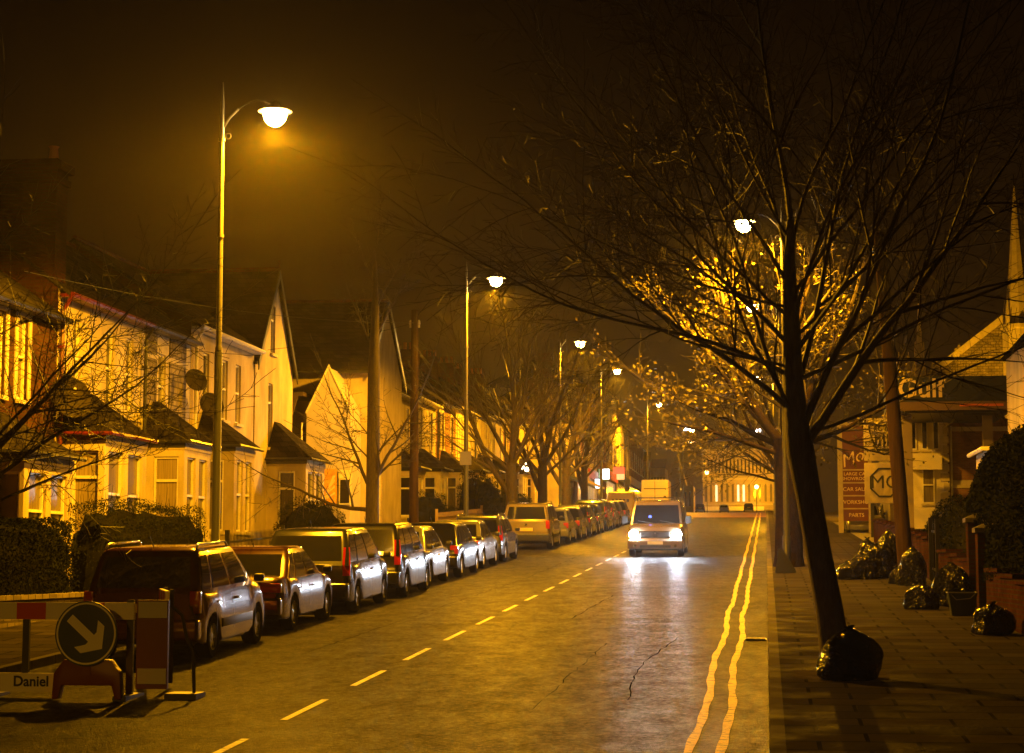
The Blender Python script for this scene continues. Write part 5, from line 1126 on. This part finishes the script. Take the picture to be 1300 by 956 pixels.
sh = [(cxs-.62,zs+.62),(cxs+.62,zs+.62),(cxs+.66,zs+.42),(cxs+.50,zs-.1),(cxs+.26,zs-.60),(cxs,zs-.70),(cxs-.26,zs-.60),(cxs-.50,zs-.1),(cxs-.66,zs+.42)]
outline(sh, .12, 'shield_badge', e, BLKL, yy-.122); text_part('lettering', 'ROVER', .27, (cxs,yy-.13,zs+.42), X, Z, -Y, BLKL, e, .01, offset=.006)
m = MB(); m.box(cxs-.5,cxs+.5,yy-.15,yy-.121,zs+.24,zs+.28)
for k in range(5): x_ = cxs-.34+.17*k; m.box(x_-.035,x_+.035,yy-.15,yy-.121,zs-.34+.04*abs(k-2),zs+.18)
m.prism([(cxs-.34,yy-.121,zs-.42),(cxs+.34,yy-.121,zs-.42),(cxs+.2,yy-.121,zs-.52),(cxs-.2,yy-.121,zs-.52)], (0,-.03,0)); m.box(cxs-.015,cxs+.015,yy-.155,yy-.121,zs-.4,zs+.22); m.build('longship_emblem', BLKL, e)
zo = z0+2.33; oc = [(cxs+.68*math.cos(R(22.5+45*k)), zo+.68*math.sin(R(22.5+45*k))) for k in range(8)]; outline(oc, .11, 'octagon_badge', e, BLKL, yy-.122)
text_part('lettering', 'MG', .80, (cxs,yy-.13,zo), X, Z, -Y, BLKL, e, .01, offset=.0)
# canopy
yy = 84.0; z0 = G(yy)+.12; e = empty('forecourt_canopy', (8,yy+4,z0), 'dark blue petrol station canopy lettered Gulf on square columns', 'canopy')
m = MB(); m.box(5.45,10.3,yy,yy+8,z0+5.72,z0+6.78); m.build('fascia', BLUEC, e)
m = MB(); m.box(5.4,10.35,yy-.05,yy+8.05,z0+5.35,z0+5.71); m.build('lower_band', mat('brown_band', (.16,.10,.05), .5), e)
m = MB(); m.box(5.6,10.2,yy+.2,yy+7.8,z0+5.25,z0+5.349); m.box(8.3,9.7,yy+.3,yy+.5,z0+5.15,z0+5.25); m.build('soffit', TRIM, e)
m = MB(); m.box(8.1,9.9,yy-.07,yy-.051,z0+5.5,z0+5.6); m.build('orange_stripe', mat('orange_stripe', (.7,.16,.04), .4), e)
for x_ in (6.0,9.35): 
    for dy in (1.0, 6.6): m = MB(); m.box(x_-.2,x_+.2,yy+dy,yy+dy+.4,z0,z0+5.25); m.build('column', mat('canopy_column', (.22,.17,.10), .6), e)
text_part('lettering', 'Gulf', 1.12, (6.52,yy-.012,z0+6.25), X, Z, -Y, LETC, e, .012, offset=.018)
# garage shop wall behind canopy
zz = G(92); e = empty('garage_workshop', (8,94,zz), 'dark low garage building under the canopy', 'building'); m = MB(); m.box(5.7,11.5,93,101,zz,zz+5.1); m.box(5.6,11.6,92.9,101.1,zz+5.1,zz+5.4); m.build('wall', mat('dark_cladding', (.07,.05,.03), .7, var=.2, vscale=1), e); m = MB(); m.box(7.0,10.8,92.96,92.999,zz+.2,zz+3.2); m.build('shutter', mat('roller_shutter', (.12,.09,.06), .5), e)
# pale quoined house + brick wing behind
zz = G(104)-.2; e = empty('quoined_house', (7.6,105,zz), 'pale house front with toothed quoin stones and brick wing behind the pole', 'house')
xa = 5.9
# it stands left of the workshop as seen from the road
m = MB(); m.box(6.35,8.1,90.0,92.7,zz,zz+5.6); m.build('wall', PALE, e)
zq = G(90); m = MB()
for k in range(12): wq = .34 if k % 2 else .2; m.box(8.1-wq,8.16+ (.0),89.955,89.999,zq+.4+k*.42,zq+.74+k*.42)
m.build('quoins', DRESS, e)
m = MB(); m.box(8.165,11.8,90.4,92.6,zq+.2,zq+5.3); m.build('brick_wing', BRICK, e)
m = MB(); m.box(8.165,11.8,90.33,90.399,zq+4.75,zq+4.95); m.build('string_course', DRESS, e); m = MB(); m.box(8.165,10.2,90.34,90.399,zq+2.2,zq+2.55); m.build('string_course', DRESS, e)
window((6.95,90.0,zq+1.5), X, -Y, .55, 1.6, e, NET, WPAINT, 'sash', depth=-.04, surround=None); 
for k in range(3): window((6.45+.5*k,90.0,zq+3.9), X, -Y, .3, 1.3, e, GLASS, WPAINT, 'plain', depth=-.04)
m = MB(); m.box(6.5,7.8,89.4,89.99,zq+3.0,zq+3.6); m.build('porch_hood', PALE, e)
m = MB(); m.tube([(8.28,90.2,zq),(8.28,90.2,zq+5.0)], .05, 6); m.build('downpipe', WPAINT, e)
# lit house at the right edge with a bay
zz = G(63)+.2; e = empty('corner_house', (9.6,66,zz), 'lamplit cream house wall at the right edge with hipped bay roof', 'house')
m = MB(); m.box(8.62,15,64.5,72,zz-.3,zz+7.0); m.build('wall', CREAM, e)
m = MB(); m.box(6.9,8.61,62.6,66.4,zz-.3,zz+3.3); bw = m.build('bay', CREAM, e)
m = MB(); A = [(6.7,62.4,zz+3.3),(8.61,62.4,zz+3.3),(8.61,66.6,zz+3.3),(6.7,66.6,zz+3.3)]; Tt = (8.61,63.6,zz+4.3); T2 = (8.61,65.4,zz+4.3); m.poly([A[0],A[1],Tt]); m.poly([A[3],A[0],Tt,T2]); m.poly([A[2],A[3],T2]); m.poly(A); m.build('bay_roof', SLATE, bw)
m = MB(); m.tube([(8.04,62.38,zz+3.28),(6.68,62.38,zz+3.28),(6.68,66.6,zz+3.28)], .07, 6); m.build('bay_gutter', WPAINT, bw)
m = MB(); m.prism([(8.4,64.3,zz+7.0),(15.2,64.3,zz+7.0),(11.6,64.3,zz+10.5)], (0,8,0)); m.build('roof', SLATE, e)
window((7.15,62.6,zz+1.0), X, -Y, .75, 1.8, e, GLASS, WPAINT, 'transom', depth=-.04)
# church
yc = 125.0; zz = G(yc); e = empty('church', (13,yc,zz), 'church gable with tall lit spire and small pinnacle behind the canopy', 'church')
m = MB(); m.poly([(10.6,yc,zz),(19,yc,zz),(19,yc,zz+9.3),(14.8,yc,zz+12.3),(10.6,yc,zz+9.3)]); m.box(9.3,10.6,yc+.01,yc+20,zz,zz+9.1); m.build('wall', STONE, e)
m = MB(); m.prism([(10.4,yc-.1,zz+9.0),(14.8,yc-.1,zz+12.35),(14.8,yc-.1,zz+12.85),(10.2,yc-.1,zz+9.35)], (0,.6,0)); m.prism([(19.2,yc-.1,zz+9.0),(14.8,yc-.1,zz+12.35),(14.8,yc-.1,zz+12.85),(19.4,yc-.1,zz+9.35)], (0,.6,0)); m.box(9.2,10.5,yc-.1,yc+.3,zz+9.1,zz+9.4); m.build('coping', DRESS, e)
m = MB(); m.prism([(10.7,yc+.51,zz+9.1),(14.8,yc+.51,zz+12.3),(18.9,yc+.51,zz+9.1)], (0,18,0)); m.build('roof', SLATE, e)
fx = empty('added_floodlight', (13.2,yc-9,zz), 'small unseen floodlight added on the ground to light the church spire', 'floodlight')  # floodlight added behind the canopy so the spire catches light
m = MB(); m.box(13.05,13.35,yc-9.1,yc-8.9,zz+.2,zz+.5); m.build('housing', IRON, fx); m = MB(); m.box(13.08,13.32,yc-8.899,yc-8.89,zz+.23,zz+.47); m.build('lit_glass', mat('flood_glass', (1,1,1), .3, emit=(1,.6,.15), estr=20), fx); m = MB(); m.box(13.17,13.23,yc-9.03,yc-8.97,zz-.3,zz+.2); m.build('stake', IRON, fx)
ld = bpy.data.lights.new('flood_light', 'SPOT'); ld.energy = 16000; ld.color = SODIUM; ld.spot_size = R(50); ld.spot_blend = .6; ld.shadow_soft_size = .1
lo = bpy.data.objects.new('flood_light', ld); COL.objects.link(lo); lo.parent = fx; lo.location = (0,.25,.4); lo.rotation_euler = (Vector((15.6,yc-1.2,zz+14)) - Vector((13.2,yc-8.75,zz+.4))).to_track_quat('-Z','Y').to_euler()
def spire(cx, cy, zb, zs, zt, rb, name, m_):
    s = MB(); n = 8; s.lathe([(rb,0),(rb,zs),(rb*1.15,zs+.01),(rb*1.15,zs+.25),(rb*.85,zs+.3),(rb*.42,zs+(zt-zs)*.5),(.04,zt)], n, (cx,cy,zb)); o = s.build(name, m_, e); f = MB(); f.tube([(cx,cy,zb+zt-.1),(cx,cy,zb+zt+.7)], .03, 4); f.box(cx-.2,cx+.2,cy-.03,cy+.03,zb+zt+.35,zb+zt+.42); f.build('finial', IRON, o)
    for k in range(4): q = MB(); a = R(45+90*k); q.lathe([(.16*rb,zs-.2),(.16*rb,zs+.8),(.02,zs+1.9)], 6, (cx+rb*math.cos(a),cy+rb*math.sin(a),zb)); q.build('pinnacle', m_, o)
spire(15.6, yc-1.2, zz, 11.8, 20.8, .95, 'spire', DRESS); spire(9.65, yc-.4, zz, 9.3, 13.6, .36, 'small_spire', DRESS)
for x_ in (8.3,8.9): m = MB(); m.lathe([(.09,0),(.09,10.0),(.03,10.6)], 6, (x_+.1,yc,zz)); m.build('pinnacle', DRESS, e)

# ---------------------------------------------------------------- distant end of the street
yf = 400.0; zf = 12.3; e = empty('arcaded_building', (-5.5,yf,zf), 'long Victorian stone building with two rows of tall arched windows closing the street', 'building')
SAND = mat('sandstone_far', (.42,.34,.20), .8, var=.2, vscale=.8)
x0, x1 = -12.6, 1.6
def arch_hole_panel(mb, x0, x1, y, z0, H, cols, wy, zlo, zhi):
    st = (x1-x0)/cols; mb.quad((x0,y,z0),(x1,y,z0),(x1,y,z0+zlo),(x0,y,z0+zlo)); mb.quad((x0,y,z0+zhi),(x1,y,z0+zhi),(x1,y,z0+H),(x0,y,z0+H))
    for k in range(cols):
        a, b = x0+k*st, x0+(k+1)*st; w0, w1 = a+st*.27, b-st*.27; zs = zhi-(w1-w0)*.8
        mb.quad((a,y,z0+zlo),(w0,y,z0+zlo),(w0,y,z0+zhi),(a,y,z0+zhi)); mb.quad((w1,y,z0+zlo),(b,y,z0+zlo),(b,y,z0+zhi),(w1,y,z0+zhi))
        c = (w0+w1)/2; mb.poly([(w0,y,z0+zs),(c-(w1-w0)*.18,y,z0+zhi-.12),(c,y,z0+zhi),(w0,y,z0+zhi)]); mb.poly([(w1,y,z0+zs),(w1,y,z0+zhi),(c,y,z0+zhi),(c+(w1-w0)*.18,y,z0+zhi-.12)])
        mb.quad((w0,y,z0+zlo),(w0,y,z0+zhi),(w0,y+.4,z0+zhi),(w0,y+.4,z0+zlo)); mb.quad((w1,y,z0+zlo),(w1,y,z0+zhi),(w1,y+.4,z0+zhi),(w1,y+.4,z0+zlo))
    return st
m = MB(); st = arch_hole_panel(m, x0, x1, yf, zf+.8, 4.6, 13, 0, 1.2, 3.9); arch_hole_panel(m, x0, x1, yf, zf+5.42, 3.9, 19, 0, .7, 3.0); m.box(x0,x1,yf+.41,yf+14,zf,zf+9.3); m.box(x1,x1+.3,yf-.2,yf+14,zf,zf+9.3); m.build('wall', SAND, e)
m = MB(); m.box(x0-.1,x1+.1,yf-.35,yf-.01,zf+5.2,zf+5.5); m.box(x0-.1,x1+.1,yf-.35,yf-.01,zf+1.5,zf+1.75); m.box(x0-.15,x1+.15,yf-.5,yf+14,zf+9.31,zf+9.7); m.build('cornice', DRESS, e)
m = MB()
for k in range(13): m.box(x0+(k+.5)*st-st*.2,x0+(k+.5)*st+st*.2,yf+.35,yf+.40,zf+2.0,zf+4.6)
m.build('arched_windows', NET, e)
for k, s_ in ((2,1.2),(6,.7),(7,.5)): m = MB(); m.box(x0+(k+.5)*st-st*.2,x0+(k+.5)*st+st*.2,yf+.30,yf+.345,zf+2.05,zf+4.5); m.build('lit_window', mat('lit_far_window', (.9,.8,.7), .4, emit=(1,.75,.6), estr=1.1), e)
m = MB()
for k in range(19): xx = x0+(k+.5)*(x1-x0)/19; m.box(xx-.14,xx+.14,yf+.35,yf+.40,zf+6.2,zf+8.2)
m.build('upper_windows', GLASS, e)
m = MB(); m.prism([(x0,yf-.3,zf+9.71),(x1,yf-.3,zf+9.71),(x1,yf+5,zf+12.0),(x0,yf+5,zf+12.0)], (0,.3,0)); m.build('roof', SLATE, e)
m = MB(); m.lathe([(.9,9.7),(.9,11.4),(.1,14.2),(.04,15.6)], 8, (-7.0,yf+2,zf)); m.prism([(-8.4,yf-.2,zf+9.7),(-5.6,yf-.2,zf+9.7),(-7,yf-.2,zf+11.6)], (0,.3,0)); m.build('turret', SAND, e)
m = MB(); m.box(x0,x1-2,yf-.9,yf-.5,zf+.7,zf+1.3); m.build('shop_canopy', WPAINT, e)
for (x_, lb, cc, zl) in ((-1.8,'brightest',(1,.62,.12),2.1),(-11.5,'left',(1,.62,.12),5.0)):
    r = empty('forecourt_light', (x_,yf-9,zf-.5), 'amber globe lamp in front of the arcaded building, '+('where its wall glows brightest' if zl < 3 else 'near its left corner'), 'lamp'); m = MB(); m.tube([(x_,yf-9,zf-1),(x_,yf-9,zf+zl+3)], .08, 6); m.build('pole', IRON, r); m = MB(); m.lathe([(.02,.4),(.35,.2),(.42,0),(.3,-.3),(.02,-.4)], 12, (x_,yf-9,zf+zl+3.3)); m.build('globe', mat('far_globe', (1,.8,.4), .4, emit=(1,.66,.2), estr=14), r)
    ld = bpy.data.lights.new('lamp_light', 'POINT'); ld.energy = 14000 if zl < 3 else 3500; ld.color = SODIUM; ld.shadow_soft_size = .2; lo = bpy.data.objects.new('lamp_light', ld); COL.objects.link(lo); lo.parent = r; lo.location = (0, 0, zl+2.6+ .5)
# small shops with tall narrow gable left of it
e.scale = (1,1,1.38)
e = empty('gabled_shop', (-16,380,12), 'narrow gabled shop with tall windows left of the arcaded building', 'building'); m = MB(); m.box(-17.5,-13.8,380,390,11.5,17.5); m.prism([(-18.9,380,17.51),(-15.1,380,17.51),(-16.9,380,23.6)], (0,8,0)); m.build('wall', SAND, e); m = MB()
for k in range(4): m.box(-17.2+.85*k,-16.8+.85*k,379.95,379.999,13.6,16.4)
m.build('windows', GLASS, e)
fl = ['hazy block of shops at the far end, nearest the last left houses', 'hazy mid height block of shops behind the moving van', 'hazy lower block of shops right of the moving van roof']
for i, (xa, xb, h_) in enumerate(((-30.5,-26,10.5),(-25.9,-21.5,9.8),(-21.4,-18.6,8.4))):
    e = empty('distant_shops', ((xa+xb)/2,370,12), fl[i], 'building'); m = MB(); m.box(xa,xb,370,380,11,12+h_); m.build('wall', [SAND,BRICK,OCHRE][i], e); m = MB(); n = 5
    for k in range(n): c = xa+(xb-xa)*(k+.5)/n; m.box(c-.25,c+.25,369.95,369.999,12+h_*.5,12+h_*.8)
    m.build('windows', GLASS, e); m = MB(); m.prism([(xa,370,12+h_+.001),(xb,370,12+h_+.001),(xb,375,14+h_),(xa,375,14+h_)], (0,.2,0)); m.build('roof', SLATE, e)
    m = MB(); m.box(xa+.2,xb-.2,369.6,369.94,14.0,14.8); m.build('fascia', [TAN,REDS,NAVY][i], e)
# iron garland across the street with two posts
yg = 150.0; zg = G(yg); e = empty('street_garland', (-5,yg,zg), 'lacy iron Christmas garland strung across the whole street before the crest', 'decoration'); m = MB()
for z_ in (5.25, 6.12): m.tube([(-10.6+ (11.3)*k/16, yg, zg+z_ - .25*math.sin(math.pi*k/16)*.5) for k in range(17)], .022, 4)
m.build('cables', POLE_U, e); m = MB(); k = 0
while k < 34:
    c = -10.4+k*.325; d = .13*math.sin(math.pi*k/34); zc = zg+5.68-d; rr = .17
    m.tube([(c+rr*math.cos(a)*.9,yg,zc+rr*1.1*math.sin(a)) for a in [j*math.pi/5 for j in range(9 if k % 2 else 11)]], .016, 3); 
    m.tube([(c-.15,yg,zc-.35),(c,yg,zc-.12),(c+.15,yg,zc+.35)], .012, 3)
    k += 1
m.build('scrollwork', POLE_U, e)
for k in range(4): m = MB(); c = -3.6+k*1.15; m.lathe([(.01,.17),(.14,.08),(.17,0),(.1,-.12),(.01,-.17)], 8, (c,yg,zg+5.9-.1*math.sin(math.pi*(k+7)/11))); m.build('bauble', mat('dull_red_bauble', (.22,.03,.015), .5), e)
for x_ in (-10.6,.7): m = MB(); m.tube([(x_,yg,zg),(x_,yg,zg+6.3)], .06, 6); m.build('post', POLE_D, e)
def white_lamp(x_, y_, h, s, label, col=(.95,.95,1), e_=12, arm=.6):
    r = empty('white_street_lamp', (x_,y_,G(y_)), label, 'street lamp'); m = MB(); m.tube([(x_,y_,G(y_)),(x_,y_,G(y_)+h),(x_+arm*s,y_,G(y_)+h+.15)], [.07,.05,.03], 6); m.build('pole', POLE_U, r); m = MB(); m.box(min(x_+arm*s,x_+(arm+.75)*s),max(x_+arm*s,x_+(arm+.75)*s),y_-.15,y_+.15,G(y_)+h+.05,G(y_)+h+.3); m.build('lamp_head', mat('white_lamp_glow', (1,1,1), .4, emit=col, estr=e_), r, bevel=.05)
white_lamp(-8.1, 195, 8.1, 1, 'cool white street lamp on a slim post right of the garland', arm=.15)
white_lamp(1.3, 190, 7.7, -1, 'cool white street lamp seen between the trunks at the right', arm=1.7)
r = empty('hanging_lantern', (-8.0,192,G(192)), 'warm cone shaped lantern hanging just under the cool white lamp', 'lantern'); m = MB(); m.lathe([(.01,.5),(.1,.42),(.45,.1),(.47,.05)], 12, (-7.2,192,G(192)+6.9)); m.build('hood', mat('red_hood', (.35,.06,.03), .4), r); m = MB(); m.lathe([(.38,.06),(.3,-.12),(.01,-.3)], 12, (-7.2,192,G(192)+6.9)); m.build('bulb', mat('warm_lantern_glow', (1,.8,.4), .4, emit=(1,.66,.22), estr=12), r); m = MB(); m.tube([(-8.25,192,G(192)),(-8.25,192,G(192)+7.3),(-7.2,192,G(192)+7.4)], .05, 5); m.build('pole', IRON, r)

# ---------------------------------------------------------------- roadworks barrier and sign
yb = 22.4; SIGNB = mat('sign_blue', (.01,.03,.16), .4); SIGNW = mat('sign_white', (.72,.70,.64), .4); BRED = mat('barrier_red', (.5,.03,.02), .4); BPL = mat('dark_red_plastic', (.12,.015,.012), .45)
z0 = G(yb)+.0; e = empty('keep_right_sign', (-7.86,yb,z0), 'round blue sign with white arrow pointing down right on a low plastic stand', 'road sign')
cx_, cz = -7.86, z0+.78; rr = .375
def ysl(z): return yb - .12 + (z-z0)*.06
m = MB(); m.lathe([(.001,-.012),(rr,-.012),(rr,.012),(.001,.012)], 48, (cx_,yb-.08,cz), 'y'); d = m.build('sign_disc', SIGNB, e)
m = MB(); n = 48
for k in range(n):
    a, b = 2*math.pi*k/n, 2*math.pi*(k+1)/n; m.quad(*[(cx_+q*math.cos(t),yb-.0945,cz+q*math.sin(t)) for q, t in ((rr*.90,a),(rr*.955,a),(rr*.955,b),(rr*.90,b))])
m.build('white_ring', SIGNW, d)
m = MB(); u = Vector((math.cos(R(-42)),0,math.sin(R(-42)))); v = Vector((-u.z,0,u.x)); c = Vector((cx_,yb-.0945,cz))
A_ = lambda a, b: tuple(c + u*a*rr + v*b*rr)
m.poly([A_(-.72,-.14),A_(.22,-.14),A_(.22,.14),A_(-.72,.14)]); 
m.poly([A_(.0,-.56),A_(.28,-.56),A_(.70,0),A_(.22,0),A_(.22,-.14),A_(.22,-.26)]); m.poly([A_(.0,.56),A_(.22,.26),A_(.22,.14),A_(.22,0),A_(.70,0),A_(.28,.56)])
m.build('white_arrow', SIGNW, d)
m = MB()
pts = [(-.42,0),(-.34,.0),(-.30,.16),(.30,.16),(.34,0),(.42,0),(.40,.30),(.28,.46),(-.28,.46),(-.40,.30)]
m.prism([(cx_+a,yb-.05,z0+.02+b) for a, b in pts], (0,.14,0)); m.build('stand', BPL, e, bevel=.02); m = MB(); m.box(cx_-.05,cx_+.05,yb-.06,yb+.05,z0+.3,z0+1.1); m.tube([(cx_-.25,yb+.02,z0+.2),(cx_,yb+.06,z0+1.12),(cx_+.25,yb+.02,z0+.2)], .02, 6); m.build('support', BPL, e)
e = empty('roadworks_barrier', (-8.3,yb+.35,z0), 'red and white striped plastic barrier board on dark feet behind the arrow sign', 'barrier')
yq = yb+.30; m = MB(); m.box(-9.25,-7.42,yq,yq+.05,z0+.93,z0+1.13); bo = m.build('striped_board', SIGNW, e)
for a, b in ((-8.86,-8.50),(-8.10,-7.78)): m = MB(); m.box(a,b,yq-.004,yq-.001,z0+.932,z0+1.128); m.build('red_stripe', BRED, bo)
m = MB(); m.box(-9.25,-8.30,yq,yq+.04,z0+.08,z0+.30); nb = m.build('name_board', SIGNW, e); text_part('lettering', 'Daniel', .17, (-8.66,yq-.004,z0+.20), X, Z, -Y, BLKL, nb, .002, offset=.004)
for x_ in (-9.15,-7.48): m = MB(); m.box(x_-.04,x_+.04,yq+.052,yq+.10,z0+.05,z0+1.16); m.box(x_-.08,x_+.08,yq-.3,yq+.4,z0,z0+.06); m.build('foot_post', TRIM, e)
m = MB(); m.box(-8.80,-8.72,yq+.052,yq+.1,z0+.3,z0+.95); m.build('brace', TRIM, e)
e = empty('roadworks_barrier', (-7.1,yb+.4,z0), 'dark barrier end section with two pale reflective strips beside the red car', 'barrier')
m = MB(); m.box(-7.40,-7.02,yb+.36,yb+.42,z0+.12,z0+1.16); m.build('panel', BPL, e); 
for za, zb in ((.95,1.14),(.18,.36)): m = MB(); m.box(-7.38,-7.03,yb+.345,yb+.358,z0+za,z0+zb); m.build('reflective_strip', mat('grey_reflective', (.5,.5,.52), .3), e)
m = MB(); m.tube([(-6.98,yb+.4,z0+1.08),(-6.86,yb+.4,z0+.98),(-6.80,yb+.4,z0+.72),(-6.72,yb+.4,z0+.55),(-6.70,yb+.4,z0+.08)], .022, 8); m.box(-7.0,-6.62,yb+.2,yb+.6,z0,z0+.08); m.build('side_arm', TRIM, e)
e = empty('roadworks_barrier', (-8.1,yb+2.2,z0), 'second striped barrier board set at an angle beside the people carrier', 'barrier')
m = MB(); P = Vector((-8.1,yb+3.6,G(yb+3)+.0)); U = Vector((.35,-1,0)).normalized(); Nn = U.cross(Z); m.obox(P,U,Z,Nn,0,2.4,.93,1.13,0,.05); b2 = m.build('striped_board', SIGNW, e); 
for k in range(3):
    for n_ in ((.051,.054),(-.004,-.001)): m = MB(); m.obox(P,U,Z,Nn,.1+.8*k,.5+.8*k,.932,1.128,*n_); m.build('red_stripe', BRED, b2)
for u_ in (.1, 2.2): m = MB(); m.obox(P,U,Z,Nn,u_,u_+.1,0,1.15,-.06,-.01); m.build('post', TRIM, e)

# ---------------------------------------------------------------- air
hz = MB(); hz.box(-410, 410, -70, 1010, -5.0, 60); ho = hz.build('haze', SEAM); ho.data.materials.clear()
hm = bpy.data.materials.new('haze_air'); hm.use_nodes = True; N, Lk = nodes_of(hm); N.remove(N['Principled BSDF']); pv = N.new('ShaderNodeVolumePrincipled')
pv.inputs['Color'].default_value = (.9,.85,.8,1); pv.inputs['Density'].default_value = HAZE_DENSITY; pv.inputs['Anisotropy'].default_value = .84; Lk.new(pv.outputs[0], N['Material Output'].inputs['Volume'])
ho.data.materials.append(hm); ho['kind'] = 'stuff'
